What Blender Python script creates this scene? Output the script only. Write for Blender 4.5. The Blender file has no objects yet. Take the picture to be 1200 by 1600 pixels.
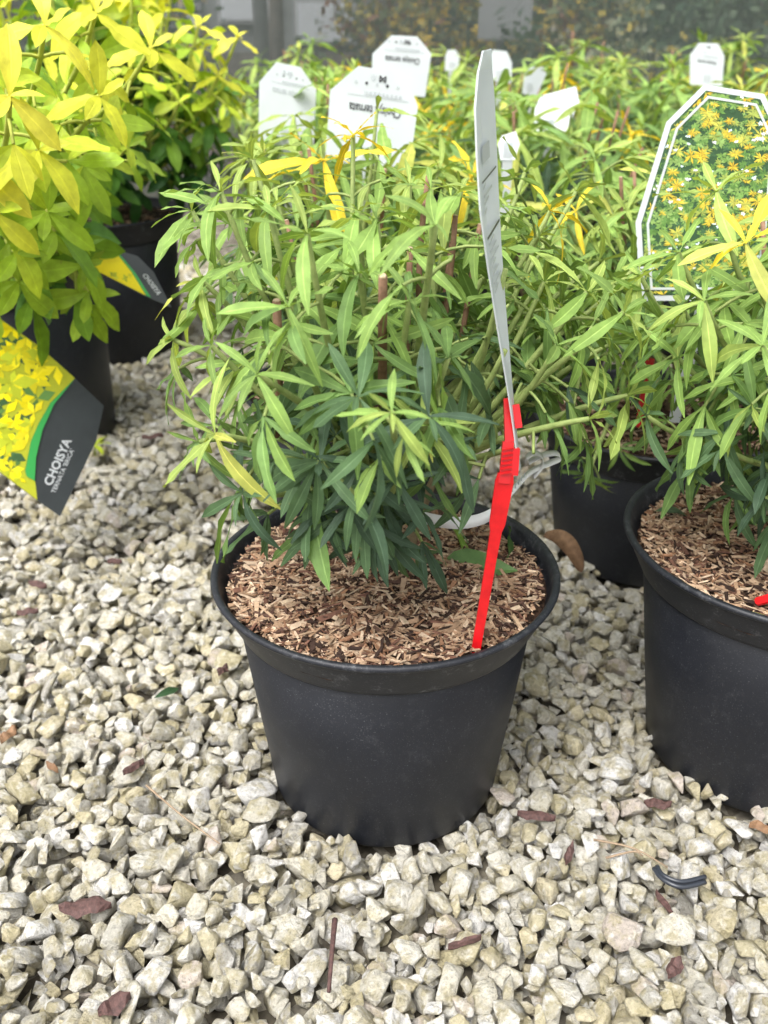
import bpy, bmesh, math, random
import numpy as np
from mathutils import Matrix, Vector

# ------------------------------------------------------------------ camera, sky, sun, exposure
SC = bpy.context.scene
COL = SC.collection
FPX, PITCH, CAMH = 1500.0, math.radians(27.27), 0.5327     # focal length in pixels of a 1200x1600 frame
cam = bpy.data.cameras.new('camera')
cam.sensor_fit = 'VERTICAL'; cam.sensor_height = 36.0; cam.lens = 36.0*FPX/1600.0
cam.clip_start = 0.02; cam.clip_end = 500
cam.dof.use_dof = True; cam.dof.focus_distance = 0.62; cam.dof.aperture_fstop = 9.0
camo = bpy.data.objects.new('camera', cam); COL.objects.link(camo)
camo.location = (0, 0, CAMH); camo.rotation_euler = (math.pi/2-PITCH, 0, 0)
SC.camera = camo
SC.view_settings.view_transform = 'Standard'; SC.view_settings.look = 'None'
SC.view_settings.exposure = 1.2; SC.view_settings.gamma = 1.0
SUN_EL, SUN_AZ = math.radians(62), math.radians(215)
w = bpy.data.worlds.new('World'); SC.world = w; w.use_nodes = True
nt = w.node_tree; nt.nodes.clear()
sky = nt.nodes.new('ShaderNodeTexSky'); sky.sky_type = 'NISHITA'; sky.sun_disc = False
sky.sun_elevation = SUN_EL; sky.sun_rotation = SUN_AZ
sky.dust_density = 6.0; sky.ozone_density = 1.0
hs = nt.nodes.new('ShaderNodeHueSaturation'); hs.inputs['Saturation'].default_value = 0.18   # overcast: grey-white sky
bg = nt.nodes.new('ShaderNodeBackground'); bg.inputs['Strength'].default_value = 0.15
wo = nt.nodes.new('ShaderNodeOutputWorld')
nt.links.new(sky.outputs[0], hs.inputs['Color']); nt.links.new(hs.outputs[0], bg.inputs[0]); nt.links.new(bg.outputs[0], wo.inputs[0])
sl = bpy.data.lights.new('sun', 'SUN'); sl.energy = 0.9; sl.angle = math.radians(40); sl.color = (1, .96, .9)
so = bpy.data.objects.new('sun', sl); COL.objects.link(so)
so.rotation_euler = (math.pi/2-SUN_EL, 0, math.pi-SUN_AZ)
SC.cycles.max_bounces = 7; SC.cycles.transparent_max_bounces = 12
SC.cycles.use_denoising = True

rnd = random.Random(7)
rng = np.random.default_rng(11)
SP, CP = math.sin(PITCH), math.cos(PITCH)

def ray(u, v):
    a = (u-600)/FPX; b = (v-800)/FPX
    return np.array([a, CP-b*SP, -SP-b*CP])
def at(u, v, Y):                       # the point of that sight line at distance Y
    d = ray(u, v); k = Y/d[1]; return np.array([0, 0, CAMH])+d*k
def atz(u, v, z):                      # ... at height z
    d = ray(u, v); k = (z-CAMH)/d[2]; return np.array([0, 0, CAMH])+d*k
def project(P):
    P = np.atleast_2d(P); Z = P[:, 2]-CAMH
    zc = P[:, 1]*CP-Z*SP; yc = -(P[:, 1]*SP+Z*CP)
    zc = np.maximum(zc, 1e-3)
    return 600+FPX*P[:, 0]/zc, 800+FPX*yc/zc, zc
def nrm(v):
    x, y, z = float(v[0]), float(v[1]), float(v[2]); k = 1/(math.sqrt(x*x+y*y+z*z)+1e-12); return np.array((x*k, y*k, z*k))
def cross(a, b):
    a0, a1, a2 = float(a[0]), float(a[1]), float(a[2]); b0, b1, b2 = float(b[0]), float(b[1]), float(b[2])
    return np.array((a1*b2-a2*b1, a2*b0-a0*b2, a0*b1-a1*b0))

# ------------------------------------------------------------------ lettering outlines (made first, while the scene is empty)
TEXT_ME = {}
for body, bold in (('Choisya ternata', .014), ('CHOISYA', .03), ("TERNATA 'BRICA'", .01)):
    cu = bpy.data.curves.new('writing', 'FONT'); cu.body = body; cu.offset = bold; cu.resolution_u = 2
    t = bpy.data.objects.new('writing', cu); COL.objects.link(t)
    TEXT_ME[body] = bpy.data.meshes.new_from_object(t.evaluated_get(bpy.context.evaluated_depsgraph_get())); bpy.data.objects.remove(t)

# ------------------------------------------------------------------ objects
ORG = {}
def thing(name, label, cat, loc, group=None):
    o = bpy.data.objects.new(name, None); COL.objects.link(o)
    o.empty_display_size = .02
    o.location = tuple(float(x) for x in loc); ORG[o] = np.array(loc, float)
    tag(o, label, cat, group); return o
def tag(o, label=None, cat=None, group=None, kind=None):
    if label: o['label'] = label
    if cat: o['category'] = cat
    if group: o['group'] = group
    if kind: o['kind'] = kind
    return o
def mk_mesh(name, V, polys, mat, uv=None, tint=None, smooth=True):
    """V (n,3); polys: list of int arrays (m,k); uv per vertex; tint per vertex rgb"""
    V = np.asarray(V, np.float32)
    me = bpy.data.meshes.new(name)
    polys = [np.asarray(p, np.int32) for p in polys if len(p)]
    loops = np.concatenate([p.ravel() for p in polys]) if polys else np.zeros(0, np.int32)
    tot = np.concatenate([np.full(len(p), p.shape[1], np.int32) for p in polys])
    start = np.concatenate([[0], np.cumsum(tot)[:-1]]).astype(np.int32)
    me.vertices.add(len(V)); me.vertices.foreach_set('co', V.ravel())
    me.loops.add(len(loops)); me.loops.foreach_set('vertex_index', loops)
    me.polygons.add(len(tot)); me.polygons.foreach_set('loop_start', start); me.polygons.foreach_set('loop_total', tot)
    me.polygons.foreach_set('use_smooth', np.full(len(tot), smooth, bool))
    if uv is not None:
        l = me.uv_layers.new(name='UVMap'); l.data.foreach_set('uv', np.asarray(uv, np.float32)[loops].ravel())
    if tint is not None:
        a = me.attributes.new('tint', 'FLOAT_COLOR', 'POINT')
        c = np.ones((len(V), 4), np.float32); c[:, :3] = tint; a.data.foreach_set('color', c.ravel())
    me.update(calc_edges=True)
    if mat: me.materials.append(mat)
    return me
def obj(name, me, parent=None, kind=None, M=None):
    o = bpy.data.objects.new(name, me); COL.objects.link(o)
    if parent is not None: o.parent = parent
    if M is not None: o.matrix_basis = M
    if kind: o['kind'] = kind
    return o
def part(name, V, polys, mat, parent, smooth=True, uv=None, tint=None, kind=None):
    """vertices in world space; the part hangs under its parent"""
    org = ORG[parent]; V = np.asarray(V, float)-org
    o = obj(name, mk_mesh(name, V, polys, mat, uv, tint, smooth), parent, kind); ORG[o] = org; return o
def solo(name, V, polys, mat, label=None, cat=None, group=None, kind=None, smooth=True, uv=None, tint=None):
    V = np.asarray(V, float); c = V.mean(0); c[2] = V[:, 2].min()
    o = obj(name, mk_mesh(name, V-c, polys, mat, uv, tint, smooth)); o.location = tuple(c); ORG[o] = c
    tag(o, label, cat, group, kind); return o

# ------------------------------------------------------------------ materials
def mat_new(name):
    m = bpy.data.materials.new(name); m.use_nodes = True; n = m.node_tree; n.nodes.clear()
    out = n.nodes.new('ShaderNodeOutputMaterial'); p = n.nodes.new('ShaderNodeBsdfPrincipled')
    n.links.new(p.outputs[0], out.inputs[0]); return m, n, p, out
def N(n, t, **kw):
    k = n.nodes.new('ShaderNode'+t)
    for a, b in kw.items():
        if a in k.inputs.keys(): k.inputs[a].default_value = b
        else: setattr(k, a, b)
    return k
def ramp(n, src, stops, interp='LINEAR'):
    r = n.nodes.new('ShaderNodeValToRGB'); cr = r.color_ramp; cr.interpolation = interp
    while len(cr.elements) < len(stops): cr.elements.new(.5)
    for e, (p, c) in zip(cr.elements, stops):
        e.position = p; e.color = (c[0], c[1], c[2], 1) if not isinstance(c, (int, float)) else (c, c, c, 1)
    n.links.new(src, r.inputs[0]); return r
def noise(n, scale, detail=4, rough=.55, coord='world', vec=None):
    k = N(n, 'TexNoise', Scale=scale, Detail=detail, Roughness=rough)
    if vec is not None: n.links.new(vec, k.inputs['Vector'])
    elif coord == 'world':
        g = n.nodes.new('ShaderNodeNewGeometry'); n.links.new(g.outputs['Position'], k.inputs['Vector'])
    else:
        g = n.nodes.new('ShaderNodeTexCoord'); n.links.new(g.outputs['Object'], k.inputs['Vector'])
    return k
def mixc(n, fac, a, b, mode='MIX'):
    m = n.nodes.new('ShaderNodeMix'); m.data_type = 'RGBA'; m.blend_type = mode
    for s, x in ((m.inputs[0], fac), (m.inputs[6], a), (m.inputs[7], b)):
        if hasattr(x, 'links') or hasattr(x, 'is_linked'): n.links.new(x, s)
        elif isinstance(x, (int, float)): s.default_value = x
        else: s.default_value = (x[0], x[1], x[2], 1)
    return m.outputs[2]
def bump(n, p, h, strength=.3, dist=.002):
    b = N(n, 'Bump', Strength=strength, Distance=dist); n.links.new(h, b.inputs['Height']); n.links.new(b.outputs[0], p.inputs['Normal'])

def plain(name, col, rough=.5, spec=.4, nscale=None, namt=.15, bs=None, bd=.001):
    m, n, p, o = mat_new(name)
    p.inputs['Roughness'].default_value = rough; p.inputs['Specular IOR Level'].default_value = spec
    if nscale:
        k = noise(n, nscale, 5); c2 = [x*(1-namt*2) for x in col]; c3 = [min(1, x*(1+namt)) for x in col]
        r = ramp(n, k.outputs[0], [(.3, c2), (.7, c3)]); n.links.new(r.outputs[0], p.inputs['Base Color'])
        if bs: bump(n, p, k.outputs[0], bs, bd)
    else: p.inputs['Base Color'].default_value = (*col, 1)
    return m

def tint_mat(name, rough=.8, spec=.2, bscale=900, bs=.5, bd=.0006, var=.25, vscale=400):
    m, n, p, o = mat_new(name)
    a = N(n, 'Attribute', attribute_name='tint'); k = noise(n, vscale, 4)
    r = ramp(n, k.outputs[0], [(.25, 1-var*1.6), (.75, 1+var*.6)])
    n.links.new(mixc(n, 1.0, a.outputs['Color'], r.outputs[0], 'MULTIPLY'), p.inputs['Base Color'])
    p.inputs['Roughness'].default_value = rough; p.inputs['Specular IOR Level'].default_value = spec
    kb = noise(n, bscale, 4); bump(n, p, kb.outputs[0], bs, bd); return m

def stone_mat():
    m, n, p, o = mat_new('limestone')
    a = N(n, 'Attribute', attribute_name='tint')
    big = noise(n, 85, 5, .65); mid = noise(n, 260, 6, .72); sp = noise(n, 1300, 4, .65); wh = noise(n, 130, 3, .5)
    st = ramp(n, big.outputs[0], [(.46, 0.0), (.60, .72)])
    c = mixc(n, st.outputs[0], a.outputs['Color'], (.47, .41, .235))          # ochre lichen stain
    wr = ramp(n, wh.outputs[0], [(.55, 0.0), (.68, .65)])
    c = mixc(n, wr.outputs[0], c, (.80, .79, .76))                           # chalky fresh patches
    mo = ramp(n, mid.outputs[0], [(.30, .50), (.44, .92), (.60, 1.08), (.75, 1.22)])
    c = mixc(n, 1.0, c, mo.outputs[0], 'MULTIPLY')
    g = ramp(n, sp.outputs[0], [(.58, 0.0), (.70, .6)])
    c = mixc(n, g.outputs[0], c, (.24, .22, .165))
    n.links.new(c, p.inputs['Base Color']); p.inputs['Roughness'].default_value = .88; p.inputs['Specular IOR Level'].default_value = .2
    s = N(n, 'Math', operation='MULTIPLY_ADD'); n.links.new(mid.outputs[0], s.inputs[0]); s.inputs[1].default_value = 1.6; n.links.new(big.outputs[0], s.inputs[2])
    bump(n, p, s.outputs[0], 1.0, .0042); return m

def leaf_mat(name, rough=.42, trans=.3, vein=(1.75, 1.6, 1.8)):
    m, n, p, out = mat_new(name)
    a = N(n, 'Attribute', attribute_name='tint'); uv = N(n, 'UVMap')
    oi = N(n, 'ObjectInfo'); sep = N(n, 'SeparateXYZ'); n.links.new(uv.outputs[0], sep.inputs[0])
    d = N(n, 'Math', operation='SUBTRACT'); n.links.new(sep.outputs[0], d.inputs[0]); d.inputs[1].default_value = .5
    ab = N(n, 'Math', operation='ABSOLUTE'); n.links.new(d.outputs[0], ab.inputs[0])
    mid = ramp(n, ab.outputs[0], [(.022, .9), (.065, 0.0)])
    # side veins run slanting from the midrib
    ma = N(n, 'Math', operation='MULTIPLY_ADD'); n.links.new(ab.outputs[0], ma.inputs[0]); ma.inputs[1].default_value = -1.1
    n.links.new(sep.outputs[1], ma.inputs[2])
    fr = N(n, 'Math', operation='SINE'); ms = N(n, 'Math', operation='MULTIPLY'); n.links.new(ma.outputs[0], ms.inputs[0]); ms.inputs[1].default_value = 70
    n.links.new(ms.outputs[0], fr.inputs[0])
    ve = ramp(n, fr.outputs[0], [(.86, 0.0), (1.0, .22)])
    k = noise(n, 110, 4); kr = ramp(n, k.outputs[0], [(.3, .78), (.7, 1.12)])
    c = mixc(n, 1.0, a.outputs['Color'], kr.outputs[0], 'MULTIPLY')
    rr = N(n, 'MapRange'); n.links.new(oi.outputs['Random'], rr.inputs[0]); rr.inputs[3].default_value = .82; rr.inputs[4].default_value = 1.15
    c = mixc(n, 1.0, c, rr.outputs[0], 'MULTIPLY')
    sc = noise(n, 75, 5, .6); sr = ramp(n, sc.outputs[0], [(.68, 0.0), (.76, .55)])
    c = mixc(n, sr.outputs[0], c, (.26, .19, .07))                            # brownish blemishes
    lt = mixc(n, 1.0, c, vein, 'MULTIPLY')
    c = mixc(n, ve.outputs[0], c, lt); c = mixc(n, mid.outputs[0], c, lt)
    n.links.new(c, p.inputs['Base Color']); p.inputs['Roughness'].default_value = rough; p.inputs['Specular IOR Level'].default_value = .26
    h = N(n, 'Math', operation='ADD'); n.links.new(ve.outputs[0], h.inputs[0]); n.links.new(mid.outputs[0], h.inputs[1])
    h2 = N(n, 'Math', operation='MULTIPLY_ADD'); n.links.new(k.outputs[0], h2.inputs[0]); h2.inputs[1].default_value = 1.3; n.links.new(h.outputs[0], h2.inputs[2])
    bump(n, p, h2.outputs[0], .35, -.0012)
    t = N(n, 'BsdfTranslucent'); tc = mixc(n, 1.0, c, (1.15, 1.1, .55), 'MULTIPLY'); n.links.new(tc, t.inputs[0])
    mx = N(n, 'MixShader'); mx.inputs[0].default_value = trans
    n.links.new(p.outputs[0], mx.inputs[1]); n.links.new(t.outputs[0], mx.inputs[2]); n.links.new(mx.outputs[0], out.inputs[0])
    return m

def plastic_mat(name, dust=.35, thr=.6):
    m, n, p, o = mat_new(name)
    a = noise(n, 75, 9, .82); b = noise(n, 900, 3, .6); c = noise(n, 14, 3)
    s1 = ramp(n, a.outputs[0], [(thr, 0.0), (thr+.12, dust)])
    sp = ramp(n, b.outputs[0], [(.62, 0.0), (.72, .45)])
    mu = N(n, 'Math', operation='MULTIPLY'); n.links.new(s1.outputs[0], mu.inputs[0]); n.links.new(b.outputs[0], mu.inputs[1])
    ms = N(n, 'Math', operation='MULTIPLY'); n.links.new(sp.outputs[0], ms.inputs[0]); n.links.new(c.outputs[0], ms.inputs[1])
    su = N(n, 'Math', operation='ADD', use_clamp=True); n.links.new(mu.outputs[0], su.inputs[0]); n.links.new(ms.outputs[0], su.inputs[1])
    base = ramp(n, c.outputs[0], [(.3, (.010, .0115, .016)), (.7, (.014, .016, .022))])
    n.links.new(mixc(n, su.outputs[0], base.outputs[0], (.30, .31, .33)), p.inputs['Base Color'])
    r = ramp(n, c.outputs[0], [(.3, .42), (.7, .56)]); n.links.new(r.outputs[0], p.inputs['Roughness'])
    p.inputs['Specular IOR Level'].default_value = .42
    bump(n, p, b.outputs[0], .12, .0006); return m

def bark_mat(name, c1, c2, scale=160):
    m, n, p, o = mat_new(name)
    k = noise(n, scale, 5, .65); r = ramp(n, k.outputs[0], [(.3, c1), (.7, c2)]); n.links.new(r.outputs[0], p.inputs['Base Color'])
    p.inputs['Roughness'].default_value = .75; bump(n, p, k.outputs[0], .5, .0015); return m

def net_mat():
    m, n, p, out = mat_new('netting')
    g = N(n, 'TexCoord'); sep = N(n, 'SeparateXYZ'); n.links.new(g.outputs['Object'], sep.inputs[0])
    vals = []
    for ax, per in ((0, .011), (2, .009)):
        mu = N(n, 'Math', operation='MULTIPLY'); n.links.new(sep.outputs[ax], mu.inputs[0]); mu.inputs[1].default_value = 1/per
        f = N(n, 'Math', operation='FRACT'); n.links.new(mu.outputs[0], f.inputs[0])
        l = N(n, 'Math', operation='LESS_THAN'); n.links.new(f.outputs[0], l.inputs[0]); l.inputs[1].default_value = .27
        vals.append(l.outputs[0])
    mx = N(n, 'Math', operation='MAXIMUM'); n.links.new(vals[0], mx.inputs[0]); n.links.new(vals[1], mx.inputs[1])
    t = N(n, 'BsdfTransparent'); ms = N(n, 'MixShader')
    p.inputs['Base Color'].default_value = (.085, .10, .092, 1); p.inputs['Roughness'].default_value = .6
    n.links.new(mx.outputs[0], ms.inputs[0]); n.links.new(t.outputs[0], ms.inputs[1]); n.links.new(p.outputs[0], ms.inputs[2])
    n.links.new(ms.outputs[0], out.inputs[0]); return m

def ground_mat():
    m, n, p, o = mat_new('gravel_bed')
    v = N(n, 'TexVoronoi', Scale=48.0, Randomness=1.0); g = n.nodes.new('ShaderNodeNewGeometry'); n.links.new(g.outputs['Position'], v.inputs['Vector'])
    sx = N(n, 'SeparateColor'); n.links.new(v.outputs['Color'], sx.inputs[0])
    r = ramp(n, sx.outputs[0], [(0, (.07, .058, .038)), (.5, (.16, .14, .105)), (1, (.30, .275, .22))])
    k = noise(n, 300, 4); kr = ramp(n, k.outputs[0], [(.3, .65), (.7, 1.1)])
    n.links.new(mixc(n, 1.0, r.outputs[0], kr.outputs[0], 'MULTIPLY'), p.inputs['Base Color']); p.inputs['Roughness'].default_value = .9
    iv = N(n, 'Math', operation='SUBTRACT'); iv.inputs[0].default_value = 1; n.links.new(v.outputs['Distance'], iv.inputs[1])
    bump(n, p, iv.outputs[0], 1.0, .012); return m

MAT = dict(
    stone=stone_mat(), leaf=leaf_mat('narrow_leaf', .5, .34), gold=leaf_mat('golden_leaf', .36, .32, (1.2, 1.18, 1.2)),
    pot=plastic_mat('black_plastic', .09, .54), collar=plastic_mat('scuffed_black_plastic', .7, .56), rim=plastic_mat('rim_plastic', .4, .53),
    soil=plain('soil', (.05, .028, .018), .9, .2, 260, .4, .9, .004), chip=tint_mat('wood_chip', bscale=700, vscale=320),
    stem=bark_mat('green_stem', (.17, .24, .06), (.30, .36, .12)), wood=bark_mat('woody_stem', (.15, .12, .06), (.27, .21, .12)),
    stub=bark_mat('reddish_stem', (.15, .08, .045), (.30, .17, .105)), cut=plain('cut_wood', (.55, .42, .28), .8, .2, 900, .2),
    goldstem=bark_mat('gold_stem', (.30, .36, .05), (.45, .48, .09)),
    white=plain('white_card', (.68, .71, .73), .45, .4, 30, .03), ink=plain('black_ink', (.03, .03, .035), .5, .3),
    greyink=plain('grey_ink', (.40, .43, .45), .5, .3), red=plain('red_plastic', (.62, .008, .012), .28, .5, 90, .14),
    blackcard=plain('charcoal_print', (.030, .036, .038), .4, .4, 40, .1), greenprint=plain('green_print', (.03, .30, .06), .4, .4),
    flat=tint_mat('printed_ink', .5, .12, 50, .0, 0, .05), paper=plain('white_paper', (.82, .83, .84), .6, .3), net=net_mat(), ground=ground_mat(),
    barkbit=bark_mat('bark_piece', (.035, .017, .015), (.12, .060, .052), 420), twig=bark_mat('dry_twig', (.20, .14, .09), (.36, .27, .18), 300),
    dry=bark_mat('dry_brown_leaf', (.13, .07, .035), (.28, .16, .085), 160), wire=plain('black_wire', (.03, .035, .045), .3, .5),
    trunk=bark_mat('far_trunk', (.05, .045, .04), (.12, .10, .085), 20), pale=plain('pale_panel', (.26, .27, .28), .6, .3), glass=plain('pale_glass', (.42, .44, .47), .15, .5),
    bed=plain('far_bed', (.09, .08, .055), .95, .1, 3, .4), far=leaf_mat('far_leaf', .5, .25), steel=plain('grey_post', (.16, .17, .17), .6, .3, 20, .1))

def see_through(m, amount):            # thin plastic card lets some light through
    n = m.node_tree; p = next(k for k in n.nodes if k.type == 'BSDF_PRINCIPLED'); o = next(k for k in n.nodes if k.type == 'OUTPUT_MATERIAL')
    t = N(n, 'BsdfTranslucent'); t.inputs[0].default_value = (.8, .85, .88, 1); x = N(n, 'MixShader'); x.inputs[0].default_value = amount
    n.links.new(p.outputs[0], x.inputs[1]); n.links.new(t.outputs[0], x.inputs[2]); n.links.new(x.outputs[0], o.inputs[0])
see_through(MAT['white'], .38)
# ------------------------------------------------------------------ shape helpers
def tube(pts, rad, sides=6, cap=True):
    pts = np.asarray(pts, float); n = len(pts); rad = np.broadcast_to(np.asarray(rad, float), (n,))
    T = np.gradient(pts, axis=0); V = []
    ref = np.array([.31, .2, .93]) if abs(nrm(T[0])[2]) < .9 else np.array([1, .1, .05])
    for i in range(n):
        t = nrm(T[i]); a = nrm(cross(t, ref)); b = cross(t, a)
        th = np.arange(sides)*2*math.pi/sides
        V.append(pts[i]+rad[i]*(np.cos(th)[:, None]*a+np.sin(th)[:, None]*b))
    V = np.concatenate(V); F = []
    for i in range(n-1):
        j = np.arange(sides); k = (j+1) % sides
        F.append(np.stack([i*sides+j, i*sides+k, (i+1)*sides+k, (i+1)*sides+j], 1))
    polys = [np.concatenate(F)]
    if cap: polys.append(np.array([list(range(sides))[::-1], [(n-1)*sides+q for q in range(sides)]]))
    return V, polys
def bez(a, b, c, n=8):
    t = np.linspace(0, 1, n)[:, None]; a, b, c = map(np.asarray, (a, b, c))
    return (1-t)**2*a+2*t*(1-t)*b+t*t*c
def lathe(prof, cx, cy, seg=72, wob=0., seed=0):
    prof = np.asarray(prof, float); th = np.arange(seg)*2*math.pi/seg
    r = np.random.default_rng(seed); wv = 1+wob*np.sin(2*th+r.uniform(0, 6))+wob*.5*np.sin(3*th+r.uniform(0, 6))
    V = np.concatenate([np.stack([cx+p[0]*np.cos(th)*wv, cy+p[0]*np.sin(th)*wv, np.full(seg, p[1])], 1) for p in prof])
    j = np.arange(seg); k = (j+1) % seg
    F = np.concatenate([np.stack([i*seg+j, i*seg+k, (i+1)*seg+k, (i+1)*seg+j], 1) for i in range(len(prof)-1)])
    return V, [F]
class Acc:
    def __init__(s): s.V, s.P, s.U, s.T, s.n = [], {}, [], [], 0
    def add(s, V, polys, tint=None, uv=None):
        for p in polys: s.P.setdefault(np.asarray(p).shape[1], []).append(np.asarray(p)+s.n)
        s.V.append(V); s.n += len(V)
        if tint is not None: s.T.append(np.broadcast_to(tint, (len(V), 3)))
        if uv is not None: s.U.append(uv)
    def get(s):
        return (np.concatenate(s.V), [np.concatenate(p) for p in s.P.values()],
                np.concatenate(s.U) if s.U else None, np.concatenate(s.T) if s.T else None)

# ------------------------------------------------------------------ leaves
def leaf_template(kind, nl, nw, seed):
    r = np.random.default_rng(seed)
    t = np.linspace(0, 1, nl+1); s = np.linspace(-1, 1, nw+1)
    if kind == 'narrow':
        wd = r.uniform(.058, .090)*np.clip(np.sin(math.pi*np.clip(t, 0, 1)**1.18), 0, 1)**.80
    elif kind == 'gold':
        wd = r.uniform(.145, .185)*np.clip(np.sin(math.pi*t**1.25), 0, 1)**.75
    else:
        wd = .25*np.sin(math.pi*t)**.8
    wd = np.maximum(wd, .012); wd[0] = .012; wd[-1] = .008
    droop = r.uniform(.02, .62); fold = r.uniform(.05, .45); ph = r.uniform(0, 6.3); wa = r.uniform(.0, .035); side = r.uniform(-.17, .17); tw = r.uniform(-.9, .9)
    T, S = np.meshgrid(t, s, indexing='ij'); W = wd[:, None]*S
    cr = 1+.05*np.sin(T*44+S*2)*(np.abs(S) > .9)
    x = W*cr+side*T*T; y = T-.25*droop*T*T; z = -droop*T*T+fold*np.abs(W)+wa*np.sin(T*14+ph)*S
    z = z+tw*T*W
    V = np.stack([x, y, z], 2).reshape(-1, 3); UV = np.stack([S*.5+.5, T], 2).reshape(-1, 2)
    i, j = np.meshgrid(np.arange(nl), np.arange(nw), indexing='ij'); q = (i*(nw+1)+j).ravel()
    return V, np.stack([q, q+1, q+nw+2, q+nw+1], 1), UV
TEMPL = {(k, lod): [leaf_template(k, *( (6, 4) if lod == 0 else (3, 2)), 100+i) for i in range(9)] for k in ('narrow', 'gold') for lod in (0, 1)}
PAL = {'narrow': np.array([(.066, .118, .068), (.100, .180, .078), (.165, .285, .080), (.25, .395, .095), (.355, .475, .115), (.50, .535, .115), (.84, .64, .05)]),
       'gold': np.array([(.04, .12, .03), (.09, .22, .03), (.20, .36, .035), (.36, .53, .045), (.50, .62, .05), (.66, .68, .055), (.80, .75, .09)])}
LEAF_ME = {}
def leaf_mesh(kind, ti, pi):
    k = (kind, ti, pi)
    if k not in LEAF_ME:
        V, F, U = TEMPL[(kind, 0)][ti]
        LEAF_ME[k] = mk_mesh('leaf', V, [F], MAT['leaf' if kind == 'narrow' else 'gold'], U, np.broadcast_to(PAL[kind][pi], (len(V), 3)))
    return LEAF_ME[k]
def frame(p, d, up, s):
    d = nrm(d); x = cross(d, up)
    if np.linalg.norm(x) < 1e-3: x = cross(d, [1, .2, 0])
    x = nrm(x); z = cross(x, d); M = np.eye(4); M[:3, 0] = x*s; M[:3, 1] = d*s; M[:3, 2] = z*s; M[:3, 3] = p
    return M

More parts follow.
